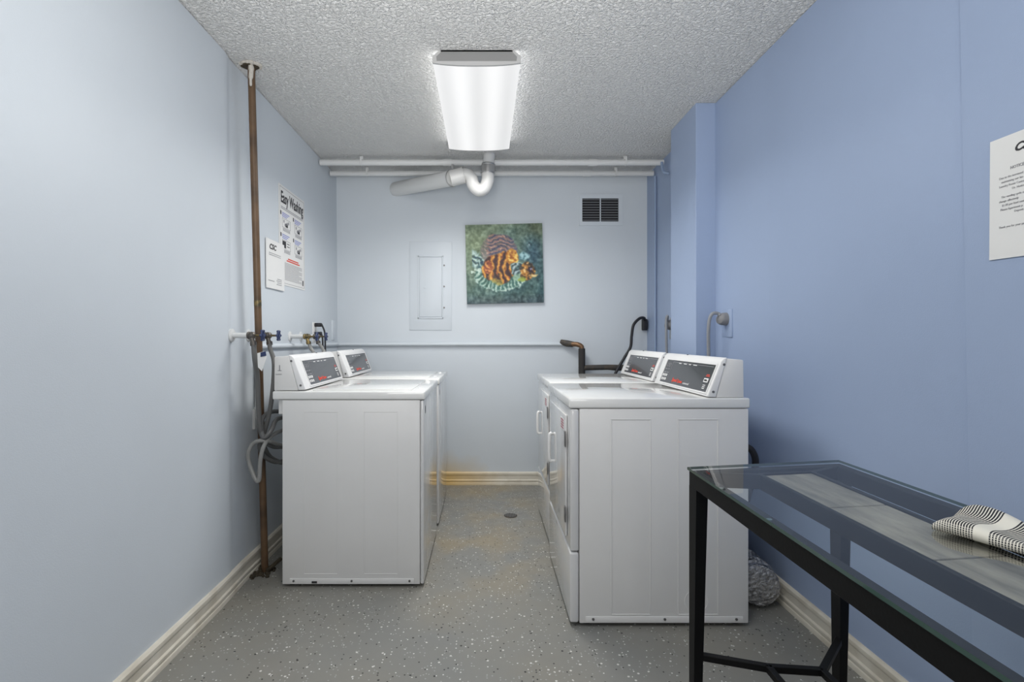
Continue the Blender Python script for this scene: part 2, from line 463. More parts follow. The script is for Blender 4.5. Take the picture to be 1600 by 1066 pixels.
def text_bm(s, txt, size, origin, right, up, shear=0.0, bold=0.0, extrude=0.0003, align='LEFT', sx=1.0):
    """append text outlines as thin solid letters to MB s"""
    cu = bpy.data.curves.new('t', 'FONT'); cu.body = txt; cu.size = size; cu.shear = shear
    cu.offset = bold; cu.extrude = extrude; cu.align_x = align; cu.resolution_u = 3
    ob = bpy.data.objects.new('t', cu); C.objects.link(ob)
    dg = bpy.context.evaluated_depsgraph_get()
    me = bpy.data.meshes.new_from_object(ob.evaluated_get(dg))
    bpy.data.objects.remove(ob); bpy.data.curves.remove(cu)
    r = Vector(right).normalized(); u = Vector(up).normalized(); n = r.cross(u)
    Mx = Matrix((( r.x*sx, u.x, n.x, origin[0]), (r.y*sx, u.y, n.y, origin[1]), (r.z*sx, u.z, n.z, origin[2]), (0, 0, 0, 1)))
    me.transform(Mx)
    s.bm.from_mesh(me); bpy.data.meshes.remove(me)
    return s

# ================================================================== ROOM
YB = 4.09          # end wall
YR = -1.9          # how far the room is built behind the camera
XL, XLf = -1.159, -1.141
XR = 1.259

# floor, ceiling
struct(MB().box((-1.5, YR, -0.1), (1.6, YB+0.15, 0)).build('floor', M['floor'], smooth=0))
struct(MB().box((-1.5, YR, H), (1.6, YB+0.15, H+0.12)).build('ceiling', M['ceiling'], smooth=0))
# end wall
struct(MB().box((-1.5, YB, 0), (1.6, YB+0.12, H)).build('wall_back', M['wall_end'], smooth=0))
# left wall: a little proud in its front part, with a soft edge beside the brown pipe
def xleft(z, y=0): return XLf+(XL-XLf)*z/H
prof = [(YR, 0.0), (2.30, 0.0), (2.325, -0.001), (2.345, -0.004), (2.36, -0.008), (2.38, -0.010), (YB+0.1, -0.010)]
m = MB()
rings = []
for (y, dx) in prof:
    rings.append([(xleft(0)+dx, y, 0), (xleft(H)+dx, y, H-0.005), (xleft(H)+dx-0.010, y, H-0.005), (xleft(H)+dx-0.010, y, H), (-1.5, y, H), (-1.5, y, 0)])
m.loft(rings)
struct(m.build('wall_left', M['wall_light'], smooth=60))
# right wall, slightly warped so it stands further out at the floor
def xright_f(y):
    return XR+0.004 if y >= 2.83 else XR+0.004+0.042*min(1, (2.83-y)/0.5)
m = MB()
rings = []
for y in [YR, 0.6, 1.0, 1.368, 1.376]+[1.6, 2.0, 2.33, 2.45, 2.6, 2.72, 2.83, 2.9]:
    dn = 0.0 if y > 1.37 else -0.012-max(0, 1.37-y)*0.085
    rings.append([(xright_f(y)+dn, y, 0), (XR+dn, y, H-0.004), (XR+dn+0.008, y, H-0.004), (XR+dn+0.008, y, H), (1.6, y, H), (1.6, y, 0)])
m.loft(rings)
struct(m.build('wall_right', M['wall_blue'], smooth=0.5))
# alcove part of the right wall behind the pillar
struct(MB().box((1.283, 2.9, 0), (1.6, YB+0.1, H)).build('wall_alcove', M['wall_blue'], smooth=0))
struct(MB().box((1.154, 2.83, 0), (1.4, 3.21, H), bev=0.002).build('trim_pillar', M['wall_blue'], smooth=0))
# baseboards
PR = [(0, 0), (0.021, 0), (0.021, 0.014), (0.0195, 0.018), (0.0165, 0.020), (0.0165, 0.026), (0.019, 0.029), (0.019, 0.038),
      (0.0165, 0.041), (0.0125, 0.044), (0.0125, 0.074), (0.0155, 0.077), (0.0165, 0.084), (0.0155, 0.093), (0.009, 0.100), (0, 0.101)]
def baseboard(name, fn_pts, mt=None):
    rings = [[f(p) for p in PR] for f in fn_pts]
    return struct(MB().loft(rings).build(name, M['base'], smooth=25))
baseboard('baseboard_left', [(lambda p, y=y, d=d: (XLf+d+p[0], y, p[1])) for (y, d) in ((YR, 0), (2.20, -0.001), (2.30, -0.004), (2.45, -0.010), (YB, -0.010))])
baseboard('baseboard_right', [(lambda p, y=y: (xright_f(y)-(0.0 if y > 1.37 else 0.012+max(0, 1.37-y)*0.085)-p[0], y, p[1])) for y in (YR, 1.0, 1.36, 1.38, 2.33, 2.83)])
baseboard('baseboard_back', [(lambda p, x=x: (x, YB-p[0], p[1])) for x in (XLf-0.01, 1.285)])

# ================================================================== MACHINES
HOOD_Z = 1.078
def control_hood(root, sg, x0, y0, wid, ztop, near_left):
    """hood + tilted control console. x0 front plane, back goes sg*+x"""
    X = lambda d: x0+sg*d
    ye0, ye1 = y0+0.008, y0+wid-0.008
    # rear hood
    MB().prism([(X(0.585), ye0+0.004, ztop), (X(0.628), ye0+0.004, HOOD_Z-0.004), (X(0.697), ye0+0.004, HOOD_Z-0.010), (X(0.699), ye0+0.004, ztop)],
               (0, ye1-ye0-0.008, 0), bev=0.005).build('rear_hood', M['enamel_side'], root)
    # console frame: a tilted slab
    fb, ft = Vector((X(0.549), 0, ztop+0.004)), Vector((X(0.606), 0, HOOD_Z-0.014))
    bb, bt = Vector((X(0.584), 0, ztop+0.002)), Vector((X(0.630), 0, HOOD_Z))
    prof = [fb, ft, ft+Vector((sg*0.010, 0, 0.010)), bt, bb]
    fr = MB().prism([(p.x, ye0, p.z) for p in prof], (0, ye1-ye0, 0), bev=0.004, seg=3).build('console_frame', M['plastic_white'], root)
    # console face axes
    up = (ft-fb).normalized()
    if near_left: right = Vector((0, 1, 0)); org_y = ye0
    else: right = Vector((0, -1, 0)); org_y = ye1
    n = right.cross(up).normalized()
    Hh = (ft-fb).length
    O = Vector((fb.x, org_y, fb.z))
    a0, a1 = 0.078, wid-0.016-0.022
    b0, b1 = 0.016, Hh-0.020
    L = a1-a0
    def P(a, b, d=0.0): return O+right*(a0+a)+up*(b0+b)+n*d
    hh = b1-b0
    dp = MB().prism([P(0, 0, -0.002), P(L, 0, -0.002), P(L, hh, -0.002), P(0, hh, -0.002)], n*0.0035)
    dsp = dp.build('control_display', M['display'], root, smooth=0)
    # raised rim around the display
    rm = MB()
    t = 0.006
    for (a, b, c, d) in ((-t, -t, L+t, 0), (-t, hh, L+t, hh+t), (-t, 0, 0, hh), (L, 0, L+t, hh)):
        rm.prism([P(a, b), P(c, b), P(c, d), P(a, d)], n*0.004)
    rm.build('display_rim', M['plastic_white'], root, smooth=0)
    f = 0.0018
    tx = MB()
    text_bm(tx, 'Speed', 0.026, P(L*0.27, 0.014, f), right, up, shear=0.3, bold=0.0006)
    text_bm(tx, 'Queen', 0.020, P(L*0.27+0.070, 0.014, f), right, up, shear=0.3, bold=0.0006)
    tx.build('logo_text', M['print_red'], dsp, smooth=0)
    tx = MB()
    text_bm(tx, 'commercial', 0.015, P(L*0.27+0.136, 0.012, f), right, up, shear=0.3)
    tx.build('logo_subtitle', M['print_white'], dsp, smooth=0)
    for k, (a, wd) in enumerate(((0.16, 0.030), (0.22, 0.036), (0.28, 0.024), (0.33, 0.040))):
        MB().prism([P(a, hh-0.014, f), P(a+wd, hh-0.014, f), P(a+wd, hh-0.0105, f), P(a, hh-0.0105, f)], n*0.0003).build('caption_line', M['print_white'], dsp, smooth=0)
    gp = MB()
    for (a, b, c, d) in ((0.085, 0.010, 0.0865, hh-0.008), (0.012, 0.052, 0.040, 0.055), (0.048, 0.052, 0.074, 0.055), (0.012, 0.070, 0.040, 0.0725),
                         (0.048, 0.070, 0.074, 0.0725), (0.086, hh-0.0095, L-0.02, hh-0.008)):
        gp.prism([P(a, b, f), P(c, b, f), P(c, d, f), P(a, d, f)], n*0.0003)
    for (ca, cb) in ((0.030, hh-0.026), (0.056, hh-0.026)):
        gp.torus(P(ca, cb, f), n, 0.009, 0.0009, 16, 4)
    gp.build('grey_print', M['print_grey'], dsp, smooth=0)
    for i in range(3):
        for j in range(2):
            a, b = 0.012+i*0.022, 0.012+j*0.020
            MB().prism([P(a, b, f), P(a+0.013, b, f), P(a+0.013, b+0.013, f), P(a, b+0.013, f)], n*0.002, bev=0.0006, seg=1).build('button', M['print_white'], dsp)
    # coin slot
    a, b = L-0.062, 0.040
    cs = MB().prism([P(a, b, f), P(a+0.042, b, f), P(a+0.042, b+0.018, f), P(a, b+0.018, f)], n*0.002, bev=0.0015)
    cs.build('slot_plate', M['print_white'], dsp)
    MB().prism([P(a+0.008, b+0.005, f+0.0022), P(a+0.034, b+0.005, f+0.0022), P(a+0.034, b+0.012, f+0.0022), P(a+0.008, b+0.012, f+0.0022)], n*0.0005).build('coin_slot', M['gap'], dsp, smooth=0)
    rp = MB()
    for (q0, q1, b) in ((0.004, 0.040, 0.066), (0.008, 0.036, 0.072)):
        rp.prism([P(a+q0, b, f), P(a+q1, b, f), P(a+q1, b+0.003, f), P(a+q0, b+0.003, f)], n*0.0003)
    rp.build('red_caption', M['print_red'], dsp, smooth=0)
    wp = MB()
    for (q0, b) in ((0.006, 0.012), (0.006, 0.019), (0.006, 0.026)):
        wp.prism([P(a+q0, b, f), P(a+0.030, b, f), P(a+0.030, b+0.003, f), P(a+q0, b+0.003, f)], n*0.0003)
    wp.build('white_caption', M['print_white'], dsp, smooth=0)
    # screws on the frame: two on each side cheek, one on the top bar
    cheek_n = Vector((0, -1, 0))
    for t_, e in ((0.14, 0), (0.90, 0)):
        p = fb.lerp(ft, t_)+Vector((sg*0.016, 0, 0)); p.y = ye0-0.0005
        MB().cyl(p, p+Vector((0, -0.002, 0)), 0.0052, seg=12).build('screw', M['screw'], fr)
    p = ft+Vector((sg*0.018, 0, 0.0112)); p.y = (ye0+ye1)/2+0.06
    MB().cyl(p, p+Vector((0, 0, 0.0025)), 0.0060, seg=12).build('screw', M['black'], fr)

def side_emboss(mb, x_list, y, z0, z1, hgt=0.0022, rad=0.006):
    for (xa, xb) in x_list:
        # a pressed panel: thin bead outline on the face (faces -y)
        t = 0.0035
        for (a, b, c, d) in ((xa, z0, xb, z0+t), (xa, z1-t, xb, z1), (xa, z0, xa+t, z1), (xb-t, z0, xb, z1)):
            mb.box((a, y-hgt, b), (c, y+0.001, d), bev=0.0010, seg=2)

def base_strip(root, xa, xb, y, z, screws):
    """pressed strip with screws along the bottom of the near side"""
    MB().box((xa, y-0.003, z), (xb, y+0.001, z+0.026), bev=0.0022).build('bottom_strip', M['enamel_side'], root)
    for sx_ in screws:
        MB().cyl((sx_, y-0.0032, z+0.015), (sx_, y-0.006, z+0.015), 0.0052, seg=12).build('screw', M['screw'], root)

def scuff_mat():
    m = mat('white_enamel_scuffed', (0.64, 0.64, 0.65), 0.38)
    return m

def make_washer(y0, label):
    wid, x0, ztop = 0.65, -0.281, 0.911
    root = thing('washing_machine', label, 'washing machine', (-0.63, y0+wid/2, 0), 'top loading washing machines')
    X = lambda d: x0-d
    zt = ztop-0.043
    cb = MB().box((X(0.657), y0+0.004, 0.013), (X(0.018), y0+wid-0.004, zt), bev=0.004)
    side_emboss(cb, [(X(0.557), X(0.400)), (X(0.279), X(0.122))], y0+0.004, 0.060, 0.815, 0.0012)
    cb.build('cabinet', M['enamel_side'], root)
    MB().box((X(0.016), y0+0.002, 0.015), (X(0.0), y0+wid-0.002, zt-0.002), bev=0.006, seg=3).build('front_panel', M['enamel_gloss'], root)
    # worktop with rolled edge, shallow recess and lid
    MB().box((X(0.702), y0, zt+0.002), (X(-0.006), y0+wid, ztop-0.002), bev=0.007, seg=3).build('worktop', M['top_white'], root)
    MB().box((X(0.530), y0+0.045, ztop-0.004), (X(0.060), y0+wid-0.045, ztop+0.0035), bev=0.003, seg=3).build('lid', M['top_white'], root)
    for yy in (y0+0.14, y0+wid-0.14):
        MB().cyl((X(0.035), yy, ztop-0.003), (X(0.035), yy, ztop+0.0012), 0.011, 0.009).build('lid_bumper', M['plastic_white'], root)
    MB().box((X(0.685), y0+0.03, zt-0.07), (X(0.655), y0+wid-0.03, zt), bev=0.004).build('back_bracket', M['enamel_side'], root)
    base_strip(root, X(0.622), X(0.046), y0+0.003, 0.016, (X(0.603), X(0.334), X(0.066)))
    # two short vertical badges on the front
    bm = MB()
    for zz in (0.855, 0.845): bm.box((X(-0.0015), y0+0.05, zz-0.045), (X(0.001), y0+0.075, zz-0.02))
    bm.build('badge', M['screw'], root)
    for xx in (X(0.62), X(0.06)):
        for yy in (y0+0.05, y0+wid-0.05):
            MB().cyl((xx, yy, 0), (xx, yy, 0.0135), 0.022).build('foot', M['black'], root)
    control_hood(root, -1, x0, y0, wid, ztop, True)
    return root

def make_dryer(y0, x0, label):
    wid, ztop = 0.67, 0.916
    root = thing('dryer', label, 'dryer', (x0+0.36, y0+wid/2, 0), 'front loading dryers')
    X = lambda d: x0+d
    zt = ztop-0.043
    cb = MB().box((X(0.036), y0+0.004, 0.014), (X(0.713), y0+wid-0.004, zt), bev=0.004)
    side_emboss(cb, [(X(0.162), X(0.322)), (X(0.430), X(0.592))], y0+0.004, 0.048, 0.832, 0.0020)
    # knock-out ring low on the side
    cb.torus((X(0.503), y0+0.0035, 0.103), (0, 1, 0), 0.046, 0.0013, 32, 6)
    cb.build('cabinet', M['enamel_side'], root)
    MB().box((X(0.0), y0+0.002, 0.302), (X(0.034), y0+wid-0.002, zt-0.002), bev=0.008, seg=3).build('front_panel', M['enamel_gloss'], root)
    MB().box((X(-0.002), y0+0.002, 0.016), (X(0.034), y0+wid-0.002, 0.297), bev=0.009, seg=3).build('kick_panel', M['enamel_gloss'], root)
    dr = MB().box((X(-0.010), y0+0.075, 0.335), (X(-0.001), y0+0.56, 0.838), bev=0.004, seg=3).build('door', M['enamel_gloss'], root)
    for zz in (0.74, 0.43):
        MB().box((X(-0.014), y0+0.060, zz-0.032), (X(-0.009), y0+0.082, zz+0.032), bev=0.001).build('hinge', M['screw'], dr)
    MB().tube(smooth_path([(X(-0.010), y0+0.50, 0.545), (X(-0.021), y0+0.50, 0.555), (X(-0.023), y0+0.50, 0.615), (X(-0.021), y0+0.50, 0.675), (X(-0.010), y0+0.50, 0.685)], 6),
              0.008, 10).build('handle', M['plastic_white'], dr)
    st = MB().box((X(-0.0108), y0+0.11, 0.765), (X(-0.010), y0+0.20, 0.815))
    for k in range(5): pass
    so = st.build('warning_sticker', M['paper'], dr, smooth=0)
    rl = MB()
    for k in range(4): rl.box((X(-0.0112), y0+0.115, 0.771+k*0.011), (X(-0.0108), y0+0.19, 0.777+k*0.011))
    rl.build('red_lines', M['print_pink'], so, smooth=0)
    MB().box((X(-0.006), y0, zt+0.002), (X(0.718), y0+wid, ztop), bev=0.007, seg=3).build('worktop', M['top_white'], root)
    base_strip(root, X(0.060), X(0.690), y0+0.003, 0.018, (X(0.090), X(0.376), X(0.662)))
    for xx in (X(0.07), X(0.67)):
        for yy in (y0+0.05, y0+wid-0.05):
            MB().cyl((xx, yy, 0), (xx, yy, 0.0145), 0.024).build('foot', M['black'], root)
    control_hood(root, 1, x0, y0, wid, ztop, False)
    return root

def copy_tree(o, parent=None):
    c = o.copy(); C.objects.link(c)
    if parent is not None: c.parent = parent
    for ch in list(o.children): copy_tree(ch, c)
    return c

wa = make_washer(2.40, 'white top-loading washing machine nearest the brown pipe, front of the left pair')
wb = copy_tree(wa); wb.location.y += 0.78
wb['label'] = 'white top-loading washing machine at the back of the left pair, below the black plugs'
# rust chip and black wall mark only on the near washer
MB().box((-0.800, 2.3985, 0.020), (-0.775, 2.4005, 0.030), bev=0.0005).build('paint_chip', M['gap'], wa)
m = MB()
text_bm(m, 'caution', 0.010, (-0.972, 2.4105, 0.985), (1, 0, 0), (0, 0, 1))
m.box((-0.955, 2.4105, 1.003), (-0.951, 2.4115, 1.03)); m.box((-0.962, 2.4105, 1.003), (-0.944, 2.4115, 1.006))
m.build('side_mark', M['print_grey'], wa, smooth=0)
da = make_dryer(2.07, 0.344, 'white front-loading dryer standing nearest the glass table, front of the right pair')
db = copy_tree(da); db.location.y += 0.745; db.location.x += 0.018
db['label'] = 'white front-loading dryer at the back of the right pair, beside the black cord'

# ================================================================== CEILING LAMP
lx = -0.035
lamp = thing('ceiling_light', 'long white wraparound ceiling light with grey end cap, glowing above the aisle', 'light', (lx, 2.85, H))
y0, y1 = 2.31, 3.375
zb = 1.157+425/349-0.002
def lens_prof(y, inset=0.0, zi=0.0):
    hw = 0.195-inset
    pts = []
    for k in range(13):
        t = -1+2*k/12
        pts.append((lx+hw*t, y, zb+zi+0.012*abs(t)**2.6))
    pts += [(lx+hw-0.004, y, H-0.012), (lx-hw+0.004, y, H-0.012)]
    return pts
ln_ = MB().loft([lens_prof(y0+0.008), lens_prof(y1-0.008)]).build('lens', [M['lens'], M['lens_side']], lamp, loc=(lx, 2.85, H))
for p in ln_.data.polygons:
    if p.normal.z > -0.80: p.material_index = 1
MB().box((lx-0.16, y0, H-0.014), (lx+0.16, y1, H)).build('housing', M['fixture'], lamp)
# the tubes' light leaves downwards through the prismatic lens
tube_light = area_light('lamp_tubes', (lx, (y0+y1)/2, zb-0.002), (lx, (y0+y1)/2, 0), 0.36, 1.03, 19.5, (1.0, 0.985, 0.95))
tube_light.data.spread = math.radians(150)
def cap(ya, yb):
    m = MB()
    def pr(y, s=1.0):
        hw = 0.197*s
        pts = [(lx+hw*(-1+2*k/10), y, zb-0.002+0.012*abs(-1+2*k/10)**2.6) for k in range(11)]
        return pts+[(lx+hw, y, H-0.026), (lx+0.165*s, y, H-0.0005), (lx-0.165*s, y, H-0.0005), (lx-hw, y, H-0.026)]
    m.loft([pr(ya), pr(yb)])
    return m
ec = cap(y0, y0+0.010).build('end_cap', M['fixture'], lamp)
MB().prism([(lx-0.178, y0-0.001, zb+0.018), (lx+0.178, y0-0.001, zb+0.018), (lx+0.180, y0-0.001, H-0.030), (lx+0.158, y0-0.001, H-0.008), (lx-0.158, y0-0.001, H-0.008), (lx-0.180, y0-0.001, H-0.030)], (0, 0.002, 0)).build('inset_panel', M['fixture_dark'], ec, smooth=0)
cap(y1-0.010, y1).build('end_cap', M['fixture'], lamp)

# ================================================================== CEILING PIPES
def ceil_pipe(y, z, r, x0, x1, straps, label):
    t = thing('ceiling_pipe', label, 'pipe', (0, y, z), 'white pipes across the ceiling')
    MB().tube([(x0, y, z), (x1, y, z)], r, 16).build('pipe', M['white_pipe'], t)
    for sx_ in straps:
        m = MB(); m.torus((sx_, y, z), (1, 0, 0), r+0.002, 0.003, 20, 6)
        m.box((sx_-0.012, y-0.004, z+r-0.004), (sx_+0.012, y+0.004, H+0.0), bev=0.001)
        m.box((sx_-0.006, y-r-0.004, z-r), (sx_+0.006, y-r, z+r+0.01))
        m.build('strap', M['white_pipe'], t)
    for sx_ in (x0+0.9, x1-0.5):
        MB().tube([(sx_-0.03, y, z), (sx_+0.03, y, z)], r+0.004, 16).build('coupling', M['white_pipe'], t)
ceil_pipe(3.66, 2.395, 0.021, -1.16, 1.262, ((565-757)*3.66/F, (977-757)*3.66/F), 'white painted pipe across the ceiling, the one nearer the lamp')
ceil_pipe(3.90, 2.395, 0.020, -1.16, 1.27, ((574-757)*3.9/F, (962-757)*3.9/F), 'white painted pipe across the ceiling, the one against the end wall')

# drain trap
tr = thing('drain_trap', 'white plastic drain pipe with curved trap hanging from ceiling behind the lamp', 'pipe', (0.03, 3.62, H))
D = 3.62
MB().tube([U(765, 232, D), U(763, 258, D)], 0.040, 20).build('stub_pipe', M['white_pipe'], tr)
m = MB().tube([U(763, 256, D), U(762, 272, D)], 0.047, 20)
m.torus(U(763, 258, D), (0, 0, 1), 0.047, 0.004, 24, 6); m.torus(U(762, 270, D), (0, 0, 1), 0.047, 0.004, 24, 6)
m.build('clamp_coupling', M['steel'], tr)
MB().tube(smooth_path([U(762, 268, D), U(762, 282, D), U(757, 294, D), U(748, 297, D), U(740, 290, D), U(736, 279, D+0.0), U(728, 273, D), U(716, 275, D), U(704, 279, D)], 6), 0.044, 20).build('trap_bend', M['trap'], tr)
m = MB().tube([U(724, 274, D), U(704, 279, D)], 0.056, 20)
m.torus(U(724, 274, D), U(724, 274, D)-U(704, 279, D), 0.055, 0.004, 24, 6)
m.build('collar', M['trap'], tr)
a, b = U(706, 278.5, D), U(618, 296, YB+0.01)
MB().tube([a, a.lerp(b, 0.5), b], 0.055, 20).build('drain_pipe', M['white_pipe'], tr)
m = MB().torus(U(706, 278.5, D), a-b, 0.056, 0.005, 24, 6)
m.cyl(U(707, 264, D), U(707, 257, D), 0.008)
m.build('pipe_clamp', M['steel'], tr)

# ================================================================== BROWN PIPE
bp = thing('brown_standpipe', 'tall brown painted pipe from floor to ceiling beside the left washers', 'pipe', (-1.085, 2.56, 0))
pb, pt = Vector((-1.088, 2.57, -0.005)), Vector((-1.094, 2.43, H+0.02))
MB().tube([pb, pb.lerp(pt, .33), pb.lerp(pt, .66), pt], 0.0165, 18).build('pipe', M['brown'], bp)
MB().cyl(pb.lerp(pt, 0.533), pb.lerp(pt, 0.545), 0.0172).build('joint_sleeve', M['brass'], bp)
m = MB()
for k in range(16):
    th = k/16*2*math.pi
    p = Vector((-1.098+0.040*math.cos(th), 2.435+0.030*math.sin(th), H-0.003))
    m.sphere(p, 0.012+0.006*random.random(), (1, 1, 0.5), 8, 6)
hole = m.build('plaster_patch', M['plaster'], bp)
m = MB(); pts = []
for k in range(20):
    th = k/20*2*math.pi; r = 0.036*(0.8+0.35*random.random())
    pts.append((-1.100+r*math.cos(th)*1.05, 2.43+r*math.sin(th)*0.8, H-0.016))
m.prism(pts, (0, 0, 0.014)); m.build('ceiling_hole', M['dark_hole'], bp, smooth=0)
MB().tube(smooth_path([pt+Vector((0.004, -0.012, -0.025)), pt+Vector((0.008, -0.016, -0.06)), pt+Vector((0.006, -0.017, -0.10)), pt+Vector((0.006, -0.016, -0.13))], 4), [0.012]*4+[0.010]*4+[0.006]*4+[0.004], 10).build('plaster_drip', M['plaster'], bp)
m = MB()
for k in range(26):
    th = random.random()*2*math.pi; r = 0.02+0.05*random.random()
    m.sphere((-1.085+r*math.cos(th), 2.56+r*math.sin(th), 0.004), 0.006+0.010*random.random(), (1, 1, 0.6), 7, 5)
m.tube(smooth_path([(-1.07, 2.55, 0.012), (-1.04, 2.57, 0.035), (-1.02, 2.60, 0.05)], 4), 0.010, 8)
m.tube(smooth_path([(-1.10, 2.55, 0.012), (-1.115, 2.52, 0.006), (-1.112, 2.48, 0.004)], 4), 0.008, 8)
m.build('floor_collar', M['dark_hole'], bp)

# ================================================================== WATER VALVES
def valve(y, z, label, body, xw, xh):
    t = thing('water_valve', label, 'valve', (xw, y, z), 'washer supply valves on the left wall')
    dx = xh-xw
    MB().tube([(xw-0.012, y, z), (xw+0.003, y, z), (xw+0.006, y, z), (xw+0.008, y, z)], [0.030, 0.030, 0.024, 0.013], 20).build('wall_flange', M['white_pipe'], t)
    MB().tube([(xw, y, z), (xw+dx*0.52, y, z)], 0.0125, 16).build('supply_stub', M['white_pipe'], t)
    m = MB().tube([(xw+dx*0.50, y, z), (xw+dx*0.54, y, z), (xw+dx*0.58, y, z), (xw+dx*0.70, y, z), (xw+dx*0.74, y, z)], [0.0155, 0.0175, 0.013, 0.016, 0.010], 14)
    m.sphere((xw+dx*0.62, y, z), 0.017, (1.1, 1, 1))
    sp = Vector((xw+dx*0.62, y, z))
    m.tube(smooth_path([sp, sp+Vector((0.004, -0.004, -0.018)), sp+Vector((0.010, -0.006, -0.034))], 4), 0.0105, 12)
    m.tube([sp+Vector((0.010, -0.006, -0.030)), sp+Vector((0.013, -0.007, -0.046))], 0.0145, 12)
    m.build('valve_body', body, t)
    MB().cyl((xw+dx*0.72, y, z), (xw+dx*0.97, y, z), 0.005).build('stem', M['brass'], t)
    m = MB()
    hc = Vector((xh-0.004, y, z))
    m.torus(hc, (1, 0.15, 0), 0.022, 0.0045, 24, 8)
    for k in range(6):
        th = k/6*2*math.pi
        m.cyl(hc, hc+Vector((0, 0.021*math.cos(th), 0.021*math.sin(th))), 0.0035, seg=6)
        m.sphere(hc+Vector((0, 0.023*math.cos(th), 0.023*math.sin(th))), 0.0062, (1, 1, 1), 8, 6)
    m.cyl(hc-Vector((0.006, 0, 0)), hc+Vector((0.006, 0, 0)), 0.007)
    m.build('handwheel', M['handle_blue'], t)
    return sp+Vector((0.013, -0.007, -0.040))
XW = XL-0.010+0.010
o1 = valve(2.36, 1.168, 'blue-wheeled water valve on white stub, nearest on the left wall', M['bronze'], -1.150, -1.006)
o2 = valve(2.548, 1.168, 'blue-wheeled water valve just right of the brown pipe', M['bronze'], -1.160, -1.008)
o3 = valve(3.09, 1.165, 'brass water valve with white stub above the near washer', M['brass'], -1.160, -0.995)
o4 = valve(3.27, 1.165, 'blue-wheeled water valve beneath the black plugs', M['bronze'], -1.160, -0.995)

def hose(pts, r, mt, label, cat='hose', seg=10, grp=None, name='supply_hose'):
    o = MB().tube(smooth_path(pts, 7), r, seg).build(name, mt, loc=Vector(pts[0]))
    return tag(o, label, cat, grp)
def Q(l): return [U(*p) for p in l]
# near pair, falling in a tangle behind the washer
hose([o1]+Q([(398, 560, 2.36), (402, 590, 2.40), (404, 640, 2.42), (407, 672, 2.44), (415, 690, 2.47), (428, 698, 2.52), (445, 700, 2.60), (452, 720, 2.66), (440, 723, 2.62), (424, 716, 2.56), (415, 704, 2.50), (410, 690, 2.47)]), 0.0115, M['hose'],
     'grey hose hanging left of the brown pipe from the nearest valve', grp='grey hoses behind the near washer')
hose([o2]+Q([(422, 545, 2.52), (428, 565, 2.47), (427, 600, 2.45), (422, 640, 2.46), (414, 672, 2.47), (408, 690, 2.47), (406, 700, 2.47), (414, 714, 2.50), (430, 722, 2.56), (446, 720, 2.62)]), 0.0105, M['hose'],
     'grey hose dropping from the valve right of the brown pipe', grp='grey hoses behind the near washer')
hose(Q([(450, 646, 2.66), (436, 643, 2.62), (420, 645, 2.56), (410, 655, 2.49), (409, 672, 2.45), (413, 684, 2.43), (424, 672, 2.45), (432, 656, 2.52), (446, 652, 2.62)]), 0.0105, M['hose'],
     'upper small loop of grey hose behind the near washer', grp='grey hoses behind the near washer')
hose(Q([(456, 667, 2.66), (440, 673, 2.60), (426, 680, 2.50), (414, 694, 2.42), (408, 712, 2.40), (406, 730, 2.40), (405, 748, 2.40), (402, 752, 2.40), (396, 742, 2.41), (389, 722, 2.42), (388, 708, 2.42), (394, 695, 2.43), (405, 689, 2.43), (420, 690, 2.45), (436, 695, 2.55), (452, 700, 2.64)]), 0.0095, M['hose_light'],
     'pale grey hose looping lowest in front of the brown pipe', grp='grey hoses behind the near washer')
hose([o3]+Q([(486, 545, 3.08), (490, 556, 3.08), (488, 600, 3.10), (480, 640, 3.14)]), 0.010, M['hose_light'], 'pale hose on the brass valve above the near washer')
hose([o4]+Q([(504, 545, 3.24), (506, 556, 3.20), (498, 600, 3.18), (492, 650, 3.16)]), 0.010, M['hose_light'], 'pale hose on the blue-wheeled valve below the black plugs')
# tag on the near hose
tg = thing('hose_tag', 'white and blue paper tag wrapped around the hose beside the brown pipe', 'tag', U(406, 556, 2.345))
MB().prism([U(402, 552, 2.345), U(413, 549, 2.345), U(416, 560, 2.345), (U(409, 580, 2.345)), U(403, 574, 2.345)], (0, 0.003, 0)).build('paper', M['paper'], tg, smooth=0)
MB().prism([U(407, 551, 2.342), U(415, 549, 2.342), U(416, 556, 2.342), U(407, 558, 2.342)], (0, 0.002, 0)).build('blue_band', M['handle_blue'], tg, smooth=0)

# white standpipe with elbow
sp = thing('drain_standpipe', 'grey-white standpipe with elbow into left wall behind the hoses', 'pipe', (-1.14, 2.61, 0.78))
MB().tube([U(404, 566, 2.615), U(404, 640, 2.615)], 0.018, 16).build('riser', M['white_pipe'], sp)
MB().tube(smooth_path([U(404, 636, 2.615), U(403, 648, 2.615), U(397, 654, 2.615), U(390, 655, 2.615)], 5), 0.022, 16).build('elbow', M['white_pipe'], sp)
MB().box((-1.168, 2.585, 0.70), (-1.145, 2.645, 0.80)).build('wall_bracket', M['white_pipe'], sp)

# wall pipe at waist height, round the corner to the end wall
r = 0.0145
zz = 1.105
o = MB().tube([(-1.169+r, 2.62, 1.112), (-1.169+r, 3.5, zz), (-1.169+r, YB-r-0.012, zz), (-1.164+r, YB-r-0.004, zz), (-1.155+r, YB-r, zz), (-0.5, YB-r, zz+0.001), (0.62, YB-r, zz+0.002)], r, 14).build('wall_pipe', M['wall_light'], loc=(-0.5, YB-r, zz))
tag(o, 'light blue painted pipe along left wall and end wall at waist height', 'pipe')
